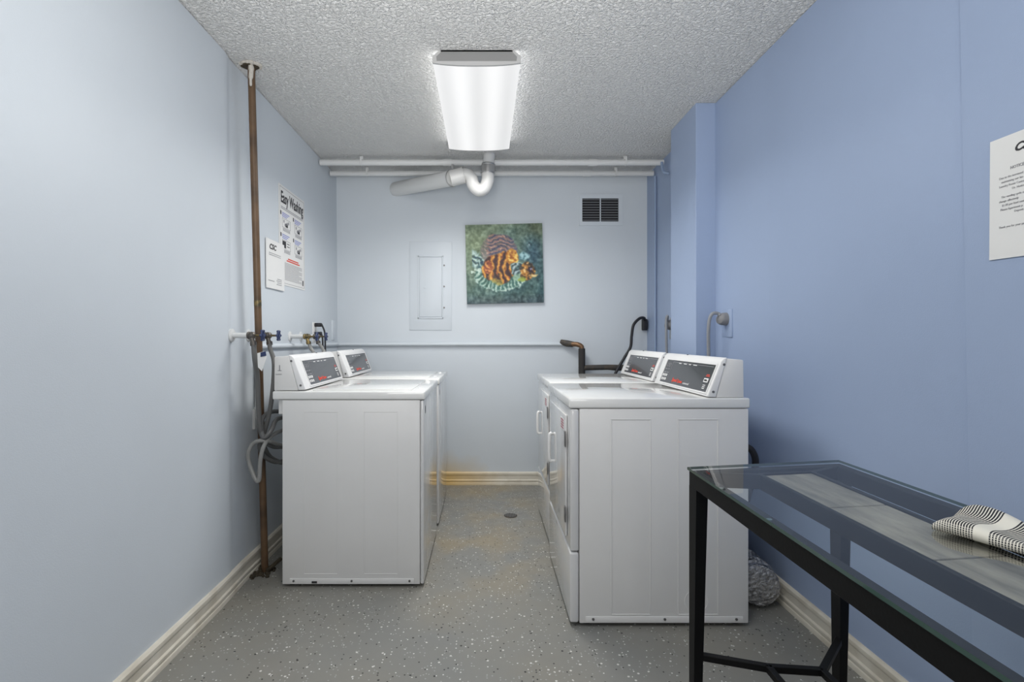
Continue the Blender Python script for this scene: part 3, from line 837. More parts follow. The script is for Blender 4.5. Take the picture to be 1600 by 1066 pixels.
# black insulated pipe by the dryers
ip = thing('insulated_pipe', 'black insulated pipe with copper elbow on end wall behind the dryers', 'pipe', (0.66, 4.0, 1.1))
MB().tube([(0.60, YB-0.012, 1.125), (0.645, YB-0.035, 1.113), (0.69, YB-0.06, 1.106)], [0.020, 0.026, 0.022], 14).build('iron_fitting', M['iron'], ip)
MB().tube(smooth_path([(0.68, YB-0.06, 1.108), (0.72, YB-0.08, 1.105), (0.748, YB-0.085, 1.090), (0.752, YB-0.085, 1.06)], 5), 0.019, 14).build('elbow', M['copper'], ip)
MB().tube([(0.752, YB-0.085, 1.075), (0.752, YB-0.085, 0.50)], 0.026, 16).build('vertical_sleeve', M['foam'], ip)
MB().tube([(0.76, YB-0.085, 0.925), (0.95, YB-0.087, 0.93), (1.04, YB-0.087, 0.925), (1.20, YB-0.087, 0.93)], [0.021, 0.021, 0.024, 0.022], 14).build('branch_sleeve', M['iron'], ip)

# ================================================================== OUTLETS AND CORDS
def plug_outlet(name, label, c, n, w_, h_, mt, paint):
    t = thing(name, label, 'outlet', c)
    return t
# left outlet: plate facing +x
t = thing('wall_outlet', 'white outlet plate on left wall above the back washer', 'outlet', (-1.165, 3.535, 1.19))
MB().box((-1.172, 3.495, 1.10), (-1.155, 3.575, 1.262), bev=0.003).build('plate', M['paper'], t)
for z in (1.225, 1.165):
    MB().cyl((-1.156, 3.535, z), (-1.152, 3.535, z), 0.017).build('socket', M['plastic_white'], t)
def cord_plug(label, grp, p0, pts, r=0.006, mt='cord', pm='cord'):
    t = thing('power_cord', label, 'cord', p0, grp)
    p0 = Vector(p0)
    MB().box(p0+Vector((-0.004, -0.016, -0.013)), p0+Vector((0.042, 0.016, 0.013)), bev=0.005).build('plug', M[pm], t)
    MB().tube(smooth_path([p0+Vector((0.038, 0, 0))]+pts, 7), r, 8).build('cable', M[mt], t)
cord_plug('upper black plug and cord in the left wall outlet', 'black washer cords', (-1.150, 3.53, 1.245), [U(503, 508, 3.5), U(507, 518, 3.48), U(508, 530, 3.46), U(508, 560, 3.44), U(505, 620, 3.42)])
cord_plug('lower black plug and cord in the left wall outlet', 'black washer cords', (-1.150, 3.53, 1.185), [U(501, 520, 3.44), U(504, 530, 3.42), U(504, 560, 3.42), U(502, 620, 3.40)])
# a small painted box in the far left corner
o = MB().box((-1.171, 3.93, 1.14), (-1.150, 3.985, 1.29), bev=0.003).build('painted_junction_box', M['panel_paint'], loc=(-1.16, 3.95, 1.2))
tag(o, 'narrow pale blue painted box in the far left corner above the wall pipe', 'junction box')

# black dryer plug in the far right corner
t = thing('power_cord', 'black cord arching from plug in the far right corner', 'cord', (1.262, YB-0.02, 1.27))
MB().box((1.235, YB-0.045, 1.215), (1.275, YB-0.005, 1.305), bev=0.008).build('plug', M['cord'], t)
MB().tube(smooth_path([(1.255, YB-0.03, 1.295)]+[U(1006, 497, 4.02), U(999, 498, 4.0), U(990, 508, 3.98), U(987, 525, 3.97), U(985, 543, 3.96), U(975, 560, 3.95), U(962, 583, 3.94), U(950, 610, 3.92)], 7), 0.011, 10).build('cable', M['cord'], t)
def round_plug(label, x, y, z, plate_m, cord_pts, rr=0.034):
    t = thing('dryer_plug', label, 'plug', (x, y, z))
    MB().box((x-0.006, y-0.058, z-0.095), (x+0.004, y+0.052, z+0.05), bev=0.002).build('outlet_plate', plate_m, t)
    MB().tube([(x-0.006, y, z), (x-0.030, y, z), (x-0.042, y-0.004, z+0.002), (x-0.050, y-0.006, z+0.004)], [rr, rr*0.95, rr*0.8, rr*0.35], 20).build('plug_body', M['plug_grey'], t)
    if cord_pts: MB().tube(smooth_path([(x-0.040, y-0.006, z+0.02)]+cord_pts, 7), 0.0085, 10).build('cable', M['cord_grey'], t)
round_plug('round grey plug on blue wall plate right of the pillar', 1.270, 2.71, 1.255, M['wall_blue'], [U(1122, 490, 2.71), U(1114, 490, 2.71), U(1109, 498, 2.72), U(1107, 515, 2.73), U(1107, 545, 2.75), U(1108, 600, 2.76)])
round_plug('round grey plug in the alcove left of the pillar', 1.284, 3.53, 1.245, M['steel'], [U(1043, 494, 3.5), U(1041, 500, 3.5), U(1041, 520, 3.5), U(1042, 560, 3.5)], 0.036)
# painted conduit
cd = thing('conduit', 'thin blue painted conduit running down the alcove wall', 'pipe', (1.272, 3.84, 2.4))
MB().tube([(1.271, 3.86, 2.36), (1.271, 3.86, 0.3)], 0.010, 12).build('tube', M['blue_pipe'], cd)
o = MB().tube(smooth_path([(1.283, 3.60, 2.30), (1.250, 3.61, 2.31), (1.245, 3.63, 2.34), (1.245, 3.64, 2.39)], 5), 0.010, 10).build('pipe_hook', M['blue_pipe'], loc=(1.27, 3.6, 2.33))
tag(o, 'small dark blue hooked bracket near ceiling in the alcove', 'bracket')
# cable/duct stub behind the near dryer
# ================================================================== END WALL: vent, panel, picture
vt = thing('wall_vent', 'square louvred air vent with pale frame on the end wall', 'vent', U(938, 329, YB))
def W(px, py, y=YB): return U(px, py, YB)+Vector((0, y-YB, 0))
a, b = W(905, 353), W(972, 304)
m = MB()
i0, i1 = W(909.5, 346.5), W(966, 310.5)
for (lo, hi) in (((a.x, a.z), (i0.x, b.z)), ((i1.x, a.z), (b.x, b.z)), ((i0.x, a.z), (i1.x, i0.z)), ((i0.x, i1.z), (i1.x, b.z))):
    m.box((lo[0], YB-0.009, lo[1]), (hi[0], YB+0.001, hi[1]))
m.build('frame', M['panel_paint'], vt, smooth=0)
MB().box((i0.x, YB-0.002, i0.z), (i1.x, YB+0.0005, i1.z)).build('dark_duct', M['vent_dark'], vt, smooth=0)
N = 9
for k in range(N):
    z = i0.z+(i1.z-i0.z)*(k+0.5)/N
    MB().prism([(i0.x, YB-0.010, z-0.0022), (i0.x, YB-0.010, z+0.0006), (i0.x, YB-0.002, z+0.0030), (i0.x, YB-0.002, z+0.0008)], (i1.x-i0.x, 0, 0)).build('louvre', M['louvre'], vt, smooth=0)
MB().box(((i0.x+i1.x)/2-0.004, YB-0.009, i0.z), ((i0.x+i1.x)/2+0.004, YB-0.003, i1.z)).build('mullion', M['panel_paint'], vt, smooth=0)

ep = thing('electrical_panel', 'pale blue painted electrical panel cover with small door on the end wall', 'electrical panel', W(674, 448))
a, b = W(640, 516), W(706, 378)
MB().box((a.x, YB-0.006, a.z), (b.x, YB+0.001, b.z), bev=0.003).build('cover', M['panel_paint'], ep)
a, b = W(653, 498), W(693, 400)
m = MB()
t_ = 0.010
for (lo, hi) in (((a.x, a.z), (a.x+t_, b.z)), ((b.x-t_, a.z), (b.x, b.z)), ((a.x, a.z), (b.x, a.z+t_)), ((a.x, b.z-t_), (b.x, b.z))):
    m.box((lo[0], YB-0.013, lo[1]), (hi[0], YB-0.005, hi[1]), bev=0.002)
m.build('door_frame', M['panel_paint'], ep)
dd = MB().box((a.x+t_+0.003, YB-0.012, a.z+t_+0.003), (b.x-t_-0.003, YB-0.005, b.z-t_-0.003), bev=0.002).build('door', M['panel_paint'], ep)
p = W(664, 449); MB().cyl((p.x, YB-0.011, p.z), (p.x, YB-0.018, p.z), 0.009).build('latch', M['panel_paint'], dd)
for py in (415, 448, 481):
    p = W(694, py); MB().cyl((p.x, YB-0.005, p.z), (p.x, YB-0.011, p.z), 0.007).build('screw', M['screw'], ep)

# ---------- fish painting: grid with painted colours
def srgb(c): return tuple(((x/255)/12.92 if x/255 <= 0.04045 else (((x/255)+0.055)/1.055)**2.4) for x in c)
def paint(N=170):
    yy, xx = np.mgrid[0:N, 0:N]
    u = xx/(N-1); v = 1-yy/(N-1)          # v=0 bottom (row 0 = top)
    def fb(sc, seed, oct=4, ax=1.0, ay=1.0):
        out = np.zeros((N, N)); amp = 1; tot = 0
        for o_ in range(oct):
            for_ = sc*2**o_
            vals = np.empty((N, N))
            for i in range(N):
                for j in range(N):
                    vals[i, j] = noise.noise(Vector((u[i, j]*for_*ax+seed, v[i, j]*for_*ay+seed*2.3, seed*0.7)))
            out += vals*amp; tot += amp; amp *= 0.55
        return out/tot
    n1 = fb(3, 1.3, 3); n2 = fb(14, 5.1, 3); n3 = fb(30, 9.7, 2); n4 = fb(7, 21.3, 3); n5 = fb(7, 33.1, 3)
    img = np.zeros((N, N, 3))
    def col(*c): return np.array(c, float)
    # background: pale green upper left, teal lower and right, brownish corners
    t = np.clip(v*0.9+0.35*(0.5-np.abs(u-0.25))+n1*0.7, 0, 1)[..., None]
    img[:] = col(52, 92, 98)*(1-t)+col(120, 140, 112)*t
    g = np.exp(-((u-0.14)**2/0.04+(v-0.72)**2/0.05))[..., None]; img = img*(1-g*0.75)+col(150, 168, 128)*g*0.75
    g = np.exp(-((u-0.88)**2/0.02+(v-0.62)**2/0.05))[..., None]; img = img*(1-g*0.8)+col(44, 82, 104)*g*0.8
    g = np.exp(-((u-0.92)**2/0.02+(v-0.95)**2/0.01))[..., None]; img = img*(1-g*0.7)+col(86, 96, 66)*g*0.7
    g = np.clip((0.13-v)/0.13, 0, 1)[..., None]; img = img*(1-g*0.5)+col(62, 66, 78)*g*0.5
    img += (n2*40+n3*32)[..., None]*col(1, 1, 0.9)
    def blend(mask, c):
        nonlocal img
        mk = (np.clip(mask, 0, 1)*np.clip(0.88+n3*0.9, 0.45, 1))[..., None]
        img = img*(1-mk)+np.asarray(c, float)*mk
    def ell(cx, cy, rx, ry, rot=0.0, soft=0.06):
        dx, dy = u-cx+n4*0.055, v-cy+n5*0.055
        a = dx*math.cos(rot)+dy*math.sin(rot); b = -dx*math.sin(rot)+dy*math.cos(rot)
        r = np.sqrt((a/rx)**2+(b/ry)**2)+n2*0.10
        return np.clip((1-r)/soft, 0, 1), a/rx, b/ry
    # lower fin: fan of pale rays
    mk, a, b = ell(0.46, 0.36, 0.36, 0.22, 0.08)
    ang = np.arctan2(v-0.62, u-0.48)
    rays = 0.5+0.5*np.sin(ang*52+n2*5)
    blend(mk*0.9, (58, 112, 100)); 
    rr = np.sqrt((a)**2+(b)**2)
    blend(mk*(rays > 0.62)*np.clip((rr-0.25)*2, 0, 1), (178, 206, 190))
    blend(mk*np.clip((rr-0.86)*9, 0, 1)*(b < 0)*(n3 > -0.12), (205, 224, 214))
    # tail on the left
    tail = np.clip(1-np.abs((v-0.48)-(0.26-u)*0.55)/0.14, 0, 1)*(u < 0.27)*(u > 0.08)
    s = 0.5+0.5*np.sin((v*70+u*60)+n2*8)
    blend(tail*1.6*(s > 0.35), (70, 120, 128)); blend(tail*2*(s > 0.72), (190, 214, 206)); blend(tail*2*(s < 0.18), (34, 62, 88))
    tail2 = np.clip(1-np.abs((v-0.41)-(u-0.10)*0.18)/0.045, 0, 1)*(u < 0.30)*(u > 0.06)
    blend(tail2*1.4*(s > 0.5), (200, 220, 205))
    # top fin: grey-mauve dome with wavy lines
    mk, a, b = ell(0.44, 0.66, 0.25, 0.22, -0.3)
    blend(mk, (126, 118, 116))
    wv = np.sin(((v-0.5)*120)+np.sin(u*22+1)*3.0+n2*6)
    blend(mk*(wv > 0.25)*0.9*(u > 0.27), (158, 96, 96)); blend(mk*(wv < -0.72)*(u > 0.30), (56, 58, 96)); blend(mk*(wv > 0.93), (198, 176, 148))
    blend(mk*np.clip((u-0.55)*5, 0, 0.7), (78, 92, 128))
    # body: orange and dark flame stripes
    mk, a, b = ell(0.43, 0.45, 0.235, 0.20, 0.12)
    blend(mk, (92, 58, 42))
    fl = np.sin(u*62+np.sin(v*14+2)*1.6+n1*6+n2*4)
    blend(mk*(fl > 0.15), (196, 112, 38)); blend(mk*(fl > 0.70), (232, 168, 66)); blend(mk*(fl < -0.55), (60, 32, 36)); blend(mk*(fl > 0.0)*(fl < 0.15), (150, 52, 38))
    mk, a, b = ell(0.60, 0.58, 0.085, 0.105, 0.4); blend(mk, (226, 150, 44)); blend(mk*(n3 > 0.12), (240, 196, 92)); blend(mk*(n3 < -0.2), (176, 78, 30))
    mk, a, b = ell(0.29, 0.46, 0.060, 0.085, 0.3); blend(mk, (168, 78, 48)); blend(mk*(n3 > 0.1), (222, 146, 70))
    mk, a, b = ell(0.40, 0.27, 0.07, 0.05, 0.0, 0.3); blend(mk*0.9, (172, 160, 74))
    # gill rays, blue-grey
    mk, a, b = ell(0.66, 0.42, 0.085, 0.10, 0.2); blend(mk, (86, 122, 124)); s2 = np.sin((u*80-v*70)+n2*6); blend(mk*(s2 > 0.4), (176, 196, 200)); blend(mk*(s2 < -0.6), (40, 64, 70))
    mk, a, b = ell(0.66, 0.32, 0.06, 0.05, 0.2); blend(mk, (140, 178, 150))
    # pale ruff behind the head
    mk, a, b = ell(0.755, 0.585, 0.075, 0.055, 0.3, 0.25); blend(mk, (150, 194, 200)); blend(mk*(n3 < -0.1), (70, 124, 136))
    # head
    mk, a, b = ell(0.785, 0.40, 0.105, 0.125, 0.0); blend(mk, (98, 66, 38)); blend(mk*(n2 > 0.06), (196, 128, 44)); blend(mk*(n3 < -0.16), (40, 30, 38)); blend(mk*(n3 > 0.28), (222, 182, 110))
    mk, a, b = ell(0.825, 0.42, 0.030, 0.045, 0.2); blend(mk, (42, 26, 44)); mk, a, b = ell(0.845, 0.43, 0.015, 0.018, 0); blend(mk, (176, 176, 206))
    mk, a, b = ell(0.880, 0.345, 0.050, 0.020, 0.35); blend(mk, (226, 196, 128)); 
    mk, a, b = ell(0.73, 0.30, 0.06, 0.03, 0.2); blend(mk, (150, 172, 60))
    # bubbles
    mk, a, b = ell(0.84, 0.73, 0.05, 0.06, 0, 0.2); rr = np.sqrt(a*a+b*b); blend(mk*(rr > 0.8), (84, 136, 144)); mk, a, b = ell(0.83, 0.735, 0.012, 0.012, 0); blend(mk, (190, 214, 220))
    img += (n2*12+n3*26)[..., None]
    k = img.copy()
    for sh in ((0, 1), (0, -1), (1, 0), (-1, 0)): k += np.roll(img, sh, (0, 1))
    k /= 5; img[1:-1, 1:-1] = k[1:-1, 1:-1]
    g = img.mean(axis=2, keepdims=True); img = g+(img-g)*0.86
    return np.clip(img, 8, 235)
def build_canvas():
    c = [W(727, 353), W(846.5, 350), W(849, 473), W(730, 475.5)]   # TL TR BR BL on the wall
    t = thing('fish_painting', 'square canvas painting of an orange and teal fish on the end wall', 'painting', W(788, 413))
    yF = YB-0.030
    N = 170
    img = paint(N)
    bm = bmesh.new()
    lay = bm.verts.layers.float_color.new('paint')
    vs = []
    for i in range(N):
        for j in range(N):
            a, b = j/(N-1), i/(N-1)
            p = (c[0]*(1-a)+c[1]*a)*(1-b)+(c[3]*(1-a)+c[2]*a)*b
            vtx = bm.verts.new((p.x, yF, p.z))
            vtx[lay] = (*srgb(tuple(img[i, j])), 1)
            vs.append(vtx)
    for i in range(N-1):
        for j in range(N-1):
            bm.faces.new((vs[i*N+j], vs[(i+1)*N+j], vs[(i+1)*N+j+1], vs[i*N+j+1]))
    me = bpy.data.meshes.new('painted_canvas'); bm.to_mesh(me); bm.free()
    mm = bpy.data.materials.new('painted_canvas'); mm.use_nodes = True
    nt = mm.node_tree; at = nt.nodes.new('ShaderNodeVertexColor'); at.layer_name = 'paint'
    nt.links.new(at.outputs[0], nt.nodes['Principled BSDF'].inputs['Base Color'])
    nt.nodes['Principled BSDF'].inputs['Roughness'].default_value = 0.6
    me.materials.append(mm)
    o = bpy.data.objects.new('painted_canvas', me); C.objects.link(o); o.parent = t; o.location = -t.location
    MB().prism([(p.x, yF+0.0008, p.z) for p in c], (0, YB-yF-0.0028, 0)).build('stretcher', M['skin_edge'], t, smooth=0)
build_canvas()

# ================================================================== POSTERS ON THE LEFT WALL
def LW(px, py, off=0.002):
    """point on the left wall plane (deeper part) seen at that spot"""
    # solve x = xleft(z)-0.010+off
    X0 = XL-0.010+off
    for _ in range(6):
        Y = (px-CX)/X0; Y = X0*F/(px-CX)
        z = CH-(py-CY)*Y/F
        X0 = xleft(z)-0.010+off
    return Vector((X0, Y, z))
Rt, Up = Vector((0, 1, 0)), Vector((0, 0, 1))
def on_wall(y, z, off): return Vector((xleft(z)-0.010+off, y, z))
ps = thing('washing_poster', 'tall white poster headed Easy Washing on the left wall', 'poster', on_wall(3.13, 1.75, 0))
ya, yb, zt1, zb1 = 2.93, 3.345, 2.035, 1.462
MB().prism([on_wall(ya, zb1, 0.001), on_wall(yb, zb1, 0.001), on_wall(yb, zt1, 0.001), on_wall(ya, zt1, 0.001)], (0.002, 0, 0)).build('sheet', M['paper'], ps, smooth=0)
wd = yb-ya
def pp(a, b, off=0.0034): return on_wall(ya+a, zt1-b, off)
def bar(mb, a, b, c, d, off=0.0034): mb.prism([pp(a, b, off), pp(c, b, off), pp(c, d, off), pp(a, d, off)], (0.0005, 0, 0))
m = MB()
text_bm(m, 'Easy Washing', 0.092, pp(wd/2, 0.098), Rt, Up, bold=0.0022, align='CENTER', sx=0.71)
m.build('title_text', M['print_black'], ps, smooth=0)
m = MB()
bar(m, 0.012, 0.012, wd-0.012, 0.014); bar(m, 0.012, 0.560, wd-0.012, 0.562); bar(m, 0.012, 0.012, 0.0135, 0.562); bar(m, wd-0.0135, 0.012, wd-0.012, 0.562)
for k in range(2): bar(m, 0.03, 0.122+k*0.009, wd-0.03, 0.126+k*0.009)
m.build('border_line', M['print_grey'], ps, smooth=0)
bl, gr, bk = MB(), MB(), MB()
for col_ in range(2):
    ox = 0.045+col_*0.195
    for row in range(2):
        oy = 0.150+row*0.125
        bar(bk, ox-0.026, oy, ox-0.012, oy+0.022)                 # step numeral block
        for k in range(3): bar(bl, ox, oy+0.004+k*0.010, ox+0.110-0.02*k, oy+0.009+k*0.010)
        # drawing outline
        for (a, b, c, d) in ((ox, oy+0.036, ox+0.125, oy+0.038), (ox, oy+0.088, ox+0.125, oy+0.090), (ox, oy+0.036, ox+0.002, oy+0.09), (ox+0.123, oy+0.036, ox+0.125, oy+0.09)): bar(gr, a, b, c, d)
        for k in range(3): bar(gr, ox+0.01, oy+0.094+k*0.006, ox+0.12, oy+0.097+k*0.006)
        if (row, col_) == (1, 0): bar(bk, ox+0.005, oy+0.042, ox+0.055, oy+0.082); bar(bk, ox+0.07, oy+0.05, ox+0.11, oy+0.054); bar(bk, ox+0.07, oy+0.066, ox+0.11, oy+0.070)
        else:
            for k in range(5):
                a = ox+0.02+0.018*k; bb = oy+0.045+0.006*((k*3) % 4)
                bar(gr, a, bb, a+0.014, bb+0.016)
            bar(bk, ox+0.05, oy+0.062, ox+0.085, oy+0.082)
rd = MB()
for k in range(2): bar(rd, 0.13-0.02*k, 0.410+k*0.012, 0.30+0.02*k, 0.417+k*0.012)
for k in range(14): bar(gr, 0.08, 0.440+k*0.0075, 0.36-(0.05 if k % 4 == 3 else 0), 0.4425+k*0.0075)
bar(bk, wd-0.045, 0.515, wd-0.028, 0.548); bar(bk, 0.03, 0.53, 0.05, 0.545)
bl.build('blue_print', M['print_blue'], ps, smooth=0); gr.build('grey_print', M['print_grey'], ps, smooth=0)
bk.build('black_print', M['print_black'], ps, smooth=0); rd.build('red_print', M['print_red'], ps, smooth=0)

sg_ = thing('wall_notice', 'small white CSC sheet overlapping the Easy Washing poster', 'notice', on_wall(2.86, 1.56, 0))
ya, yb, zt1, zb1 = 2.745, 2.985, 1.690, 1.425
MB().prism([on_wall(ya, zb1, 0.004), on_wall(yb, zb1, 0.006), on_wall(yb, zt1, 0.006), on_wall(ya, zt1, 0.004)], (0.004, 0, 0)).build('sheet', M['paper'], sg_, smooth=0)
m = MB(); text_bm(m, 'CSC', 0.040, on_wall(ya+0.035, zt1-0.052, 0.0095), Rt, Up, shear=0.25, bold=0.0012, sx=1.2)
m.build('logo_text', M['print_black'], sg_, smooth=0)
m = MB()
def bar2(a, b, c, d): m.prism([on_wall(ya+a, zt1-b, 0.0095), on_wall(ya+c, zt1-b, 0.0095), on_wall(ya+c, zt1-d, 0.0095), on_wall(ya+a, zt1-d, 0.0095)], (0.0005, 0, 0))
for k in range(2): bar2(0.03, 0.072+k*0.010, 0.19, 0.075+k*0.010)
for k in range(4): bar2(0.14-0.01*(k % 2), 0.205+k*0.010, 0.20, 0.209+k*0.010)
bar2(0.02, 0.222, 0.10, 0.225)
m.build('grey_print', M['print_grey'], sg_, smooth=0)

# ================================================================== NOTICE ON THE RIGHT WALL
def xr(y, z):
    dn = -0.012-max(0, 1.37-y)*0.085
    return XR+dn+(xright_f(y)-XR)*(1-z/H)
nt_ = thing('wall_notice', 'white CSC price notice taped on the blue right wall', 'notice', (xr(1.2, 1.5), 1.2, 1.5))
ya, zt1 = 1.283, 1.641
dirn = Vector((-0.085, -1, 0)).normalized()
upn = Vector((0, 0, 1))
rt = (dirn+upn*(-0.030)).normalized(); upv = (upn-rt*upn.dot(rt)).normalized()
O = Vector((xr(ya, zt1)-0.003, ya, zt1-0.0))
def NP(a, b, off=0.0): 
    p = O+rt*a-upv*b
    return Vector((xr(p.y, p.z)-0.0025-off, p.y, p.z))
MB().prism([NP(0, 0), NP(0.216, 0), NP(0.216, 0.291), NP(0, 0.291)], (-0.0008, 0, 0)).build('sheet', M['paper'], nt_, smooth=0)
m = MB(); text_bm(m, 'CSC', 0.026, NP(0.064, 0.044, 0.0012), rt, upv, shear=0.3, bold=0.0010, sx=1.15)
m.build('logo_text', M['print_black'], nt_, smooth=0)
m = MB()
text_bm(m, 'NOTICE OF', 0.0095, NP(0.055, 0.082, 0.0012), rt, upv, bold=0.0002)
for (a, b, s) in ((0.026, 0.100, 'Due to the increased'), (0.032, 0.110, 'maintaining our lau'), (0.026, 0.120, 'Laundry Route Center'), (0.060, 0.130, 'Dr. Notice'),
                  (0.032, 0.146, 'The vending cycle of'), (0.026, 0.156, 'change effectively'), (0.034, 0.166, '$1.00 per load cent'), (0.030, 0.176, 'Please Apartment p'), (0.066, 0.185, 'Deposit'),
                  (0.026, 0.218, 'Thank you for your pa')):
    text_bm(m, s, 0.0072, NP(a, b, 0.0012), rt, upv)
m.build('body_text', M['print_grey'], nt_, smooth=0)

# ================================================================== FLOOR DRAIN, DUCT
fd = thing('floor_drain', 'small round dark floor drain in the aisle between the machines', 'drain', (0.17, 3.37, 0))
m = MB().cyl((0.17, 3.37, 0.0), (0.17, 3.37, 0.002), 0.043, seg=32); m.build('rim', M['iron'], fd)
m = MB()
for k in range(-3, 4):
    h = math.sqrt(max(0.036**2-(k*0.010)**2, 0)); m.box((0.17+k*0.010-0.0022, 3.37-h, 0.0018), (0.17+k*0.010+0.0022, 3.37+h, 0.0045))
m.build('grate', M['screw'], fd, smooth=0)

m = MB()
pts = smooth_path([(1.17, 2.20, 0.100), (1.180, 2.33, 0.098), (1.175, 2.48, 0.098), (1.165, 2.62, 0.10), (1.16, 2.72, 0.11)], 22)
rs = [0.082+(0.008 if i % 3 == 0 else -0.003)+0.006*math.sin(i*1.7) for i in range(len(pts))]
rs[0] = 0.05
m.tube(pts, rs, 28)
for v_ in m.bm.verts: v_.co += noise.noise_vector(v_.co*45)*0.006
tag(m.build('dryer_duct', M['foil'], loc=(1.175, 2.33, 0.1)), 'crumpled silver foil duct lying on floor behind the near dryer', 'duct')
o = MB().tube(smooth_path([(1.10, 2.20, 0.70), (1.13, 2.19, 0.68), (1.15, 2.20, 0.62), (1.15, 2.25, 0.5), (1.13, 2.3, 0.3)], 6), 0.014, 10).build('cable', M['cord'], loc=(1.12, 2.2, 0.68))
tag(o, 'black cable loop poking out behind the near dryer', 'cable')

# ================================================================== GLASS TABLE
ZT = 0.800
tb = thing('console_table', 'black iron console table with glass top and slate strip along the blue wall', 'table', (0.8, 0.9, 0))
# plan corners of the top: far left, far right, near right, near left
A, B_ = Vector((0.560, 1.432)), Vector((1.035, 1.515))
Dn, Cn = Vector((0.545, 0.24)), Vector((1.020, 0.28))
def TP(u, v, z):
    p = (A*(1-u)+B_*u)*(1-v)+(Dn*(1-u)+Cn*u)*v
    return Vector((p.x, p.y, z))
Lw, Ll = 0.48, 1.19
gt = 0.007
# glass top: faces glass, rim green
m = MB()
m.prism([TP(0, 0, ZT-gt), TP(1, 0, ZT-gt), TP(1, 1, ZT-gt), TP(0, 1, ZT-gt)], (0, 0, gt))
gl = m.build('glass_top', [M['glass'], M['glass_edge']], tb, smooth=0)
for p in gl.data.polygons:
    if abs(p.normal.z) < 0.5: p.material_index = 1
zr1 = ZT-gt-0.0015; zr0 = zr1-0.040
wv_, wu_ = 0.030/Ll, 0.030/Lw
def plank(u0, v0, u1, v1, z0, z1, name, mt=None, parent=tb):
    m = MB(); m.prism([TP(u0, v0, z0), TP(u1, v0, z0), TP(u1, v1, z0), TP(u0, v1, z0)], (0, 0, z1-z0), bev=0.0012, seg=1)
    return m.build(name, mt or M['black_metal'], parent, smooth=30)
e = 0.006
plank(e, e, e+wu_, 1-e, zr0, zr1, 'side_rail')
plank(1-e-wu_, e, 1-e, 1-e, zr0, zr1, 'side_rail')
plank(e+wu_, e, 1-e-wu_, e+wv_, zr0, zr1, 'end_rail')
plank(e+wu_, 1-e-wv_, 1-e-wu_, 1-e, zr0, zr1, 'end_rail')
# inner slate tray
su0, su1 = 0.395, 0.70
sv0, sv1 = 0.062, 1-0.062
fu, fv = 0.012/Lw, 0.012/Ll
zs = zr1-0.004
for args in ((su0-fu, sv0-fv, su0, sv1+fv), (su1, sv0-fv, su1+fu, sv1+fv), (su0, sv0-fv, su1, sv0), (su0, sv1, su1, sv1+fv)):
    plank(*args, zr0, zr1, 'tray_frame')
nt4 = 4
for k in range(nt4):
    a0 = sv0+(sv1-sv0)*k/nt4+0.0018; a1 = sv0+(sv1-sv0)*(k+1)/nt4-0.0018
    plank(su0+0.001, a0, su1-0.001, a1, zs-0.012, zs, 'slate_tile', M['slate'])
def bar3(p, q, wdt, z0, z1, name):
    d = (q-p); d.z = 0; d.normalize(); nn = Vector((-d.y, d.x, 0))*wdt/2
    MB().prism([(p+nn), (p-nn), (q-nn), (q+nn)], (0, 0, z1-z0), bev=0.001, seg=1).build(name, M['black_metal'], tb, smooth=30)
for (cu, cv, iu, iv) in ((e+wu_*.5, e+wv_*.5, su0, sv0), (1-e-wu_*.5, e+wv_*.5, su1, sv0), (e+wu_*.5, 1-e-wv_*.5, su0, sv1), (1-e-wu_*.5, 1-e-wv_*.5, su1, sv1)):
    bar3(TP(cu, cv, zr0+0.001), TP(iu, iv, zr0+0.001), 0.016, zr0+0.001, zr1-0.0005, 'corner_brace')
# legs: outer faces upright, tapering inward
def leg(u, v):
    du = 1 if u < 0.5 else -1; dv = 1 if v < 0.5 else -1
    uo = e if u < 0.5 else 1-e; vo = e if v < 0.5 else 1-e
    rings = []
    for (z, a, b) in ((zr0+0.0005, 0.034, 0.050), (0.0, 0.022, 0.026)):
        ua, vb = du*a/Lw, dv*b/Ll
        rings.append([TP(uo, vo, z), TP(uo+ua, vo, z), TP(uo+ua, vo+vb, z), TP(uo, vo+vb, z)])
    MB().loft(rings).build('leg', M['black_metal'], tb, smooth=0)
for (u, v) in ((0, 0), (1, 0), (0, 1), (1, 1)): leg(u, v)
# lower stretcher: same cross pattern
zq = 0.285
n1, n2 = (0.385, 0.09), (0.665, 0.12)
n3, n4 = (0.385, 0.88), (0.665, 0.91)
def sb(p, q, nm='stretcher'):
    P_, Q_ = TP(p[0], p[1], zq), TP(q[0], q[1], zq)
    bar3(P_, Q_, 0.017, zq, zq+0.017, nm)
lu, lv = (e+0.016/Lw), (e+0.020/Ll)
sb((lu, lv), n1); sb((1-lu, lv), n2); sb(n1, n2); sb((lu, 1-lv), n3); sb((1-lu, 1-lv), n4); sb(n3, n4); sb(n1, n3); sb(n2, n4)
# clear plastic pads under the glass
for v in (0.15, 0.33):
    p = TP(e+0.014/Lw, v, ZT-gt-0.0015); MB().cyl(p, p+Vector((0, 0, 0.0015)), 0.006, seg=12).build('glass_pad', M['glass_edge'], tb)

# ================================================================== FOLDED TOWEL
ld = Vector((0.42, -0.907, 0)).normalized(); wdv = Vector((0.907, 0.42, 0)).normalized()
T0 = Vector((0.826, 0.958, ZT+0.001))
LT, WT = 0.34, 0.135
bm = bmesh.new(); uvl = bm.loops.layers.uv.new('UVMap')
NA, NB = 80, 40
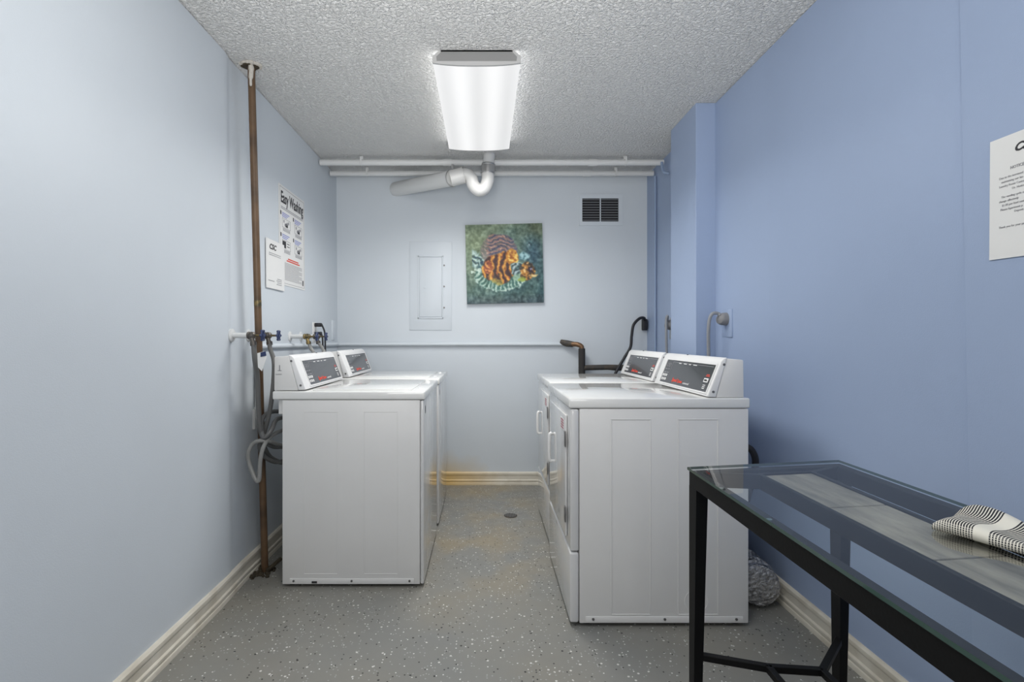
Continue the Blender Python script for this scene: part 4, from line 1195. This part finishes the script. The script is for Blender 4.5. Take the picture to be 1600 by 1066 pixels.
# cross-section around the fold: bottom layer back -> front roll -> top layer back
def csec(a, s):
    """s in 0..1 around: returns (w, h, vcoord)"""
    th = 0.021
    thick = th*(1+0.12*math.sin(a*40)+0.1*math.sin(a*23+1))
    if a < 0.02: thick *= 0.55+0.45*math.sqrt(max(a, 0)/0.02)
    R = thick/2
    Ltop = WT-R; arc = math.pi*R; tot = 2*Ltop+arc
    d = s*tot
    if d < Ltop: return (WT-d, 0.0, -(Ltop-d)-arc/2+arc/2)
    if d < Ltop+arc:
        ph = (d-Ltop)/R
        return (R-R*math.sin(ph), R-R*math.cos(ph), d-Ltop)
    w_ = R+(d-Ltop-arc)
    t_ = (w_-R)/Ltop
    hump = 0.011*math.exp(-((t_-0.72)/0.22)**2)*(0.7+0.3*math.sin(a*25+0.8))+0.005*math.sin(t_*9+a*30)*t_
    ed = max(0, (t_-0.86)/0.14)
    return (w_+0.004*math.sin(a*33), thick+hump-(thick+hump-0.004)*ed**2*0.9, d-Ltop)
grid = []
for i in range(NA+1):
    a = LT*i/NA
    row = []
    for j in range(NB+1):
        w_, h, vc = csec(a, j/NB)
        q = T0+ld*a+wdv*w_+Vector((0, 0, h))
        q.x += 0.0; 
        row.append((bm.verts.new(q), a+0.004*math.sin(w_*60)+0.003*math.sin(w_*25+a*20), vc))
    grid.append(row)
for i in range(NA):
    for j in range(NB):
        qd = (grid[i][j], grid[i+1][j], grid[i+1][j+1], grid[i][j+1])
        f = bm.faces.new([x[0] for x in qd])
        for lp, x in zip(f.loops, qd): lp[uvl].uv = (x[1], abs(x[2]) if x[2] > 0 else 1.0)
for row in (grid[0], grid[-1]):
    try: bm.faces.new([x[0] for x in row])
    except Exception: pass
bmesh.ops.recalc_face_normals(bm, faces=bm.faces)
me = bpy.data.meshes.new('folded_towel'); bm.to_mesh(me); bm.free(); me.materials.append(M['towel']); me.shade_smooth()
o = bpy.data.objects.new('folded_towel', me); C.objects.link(o)
tag(o, 'folded black and white striped cloth lying on the glass table', 'towel')
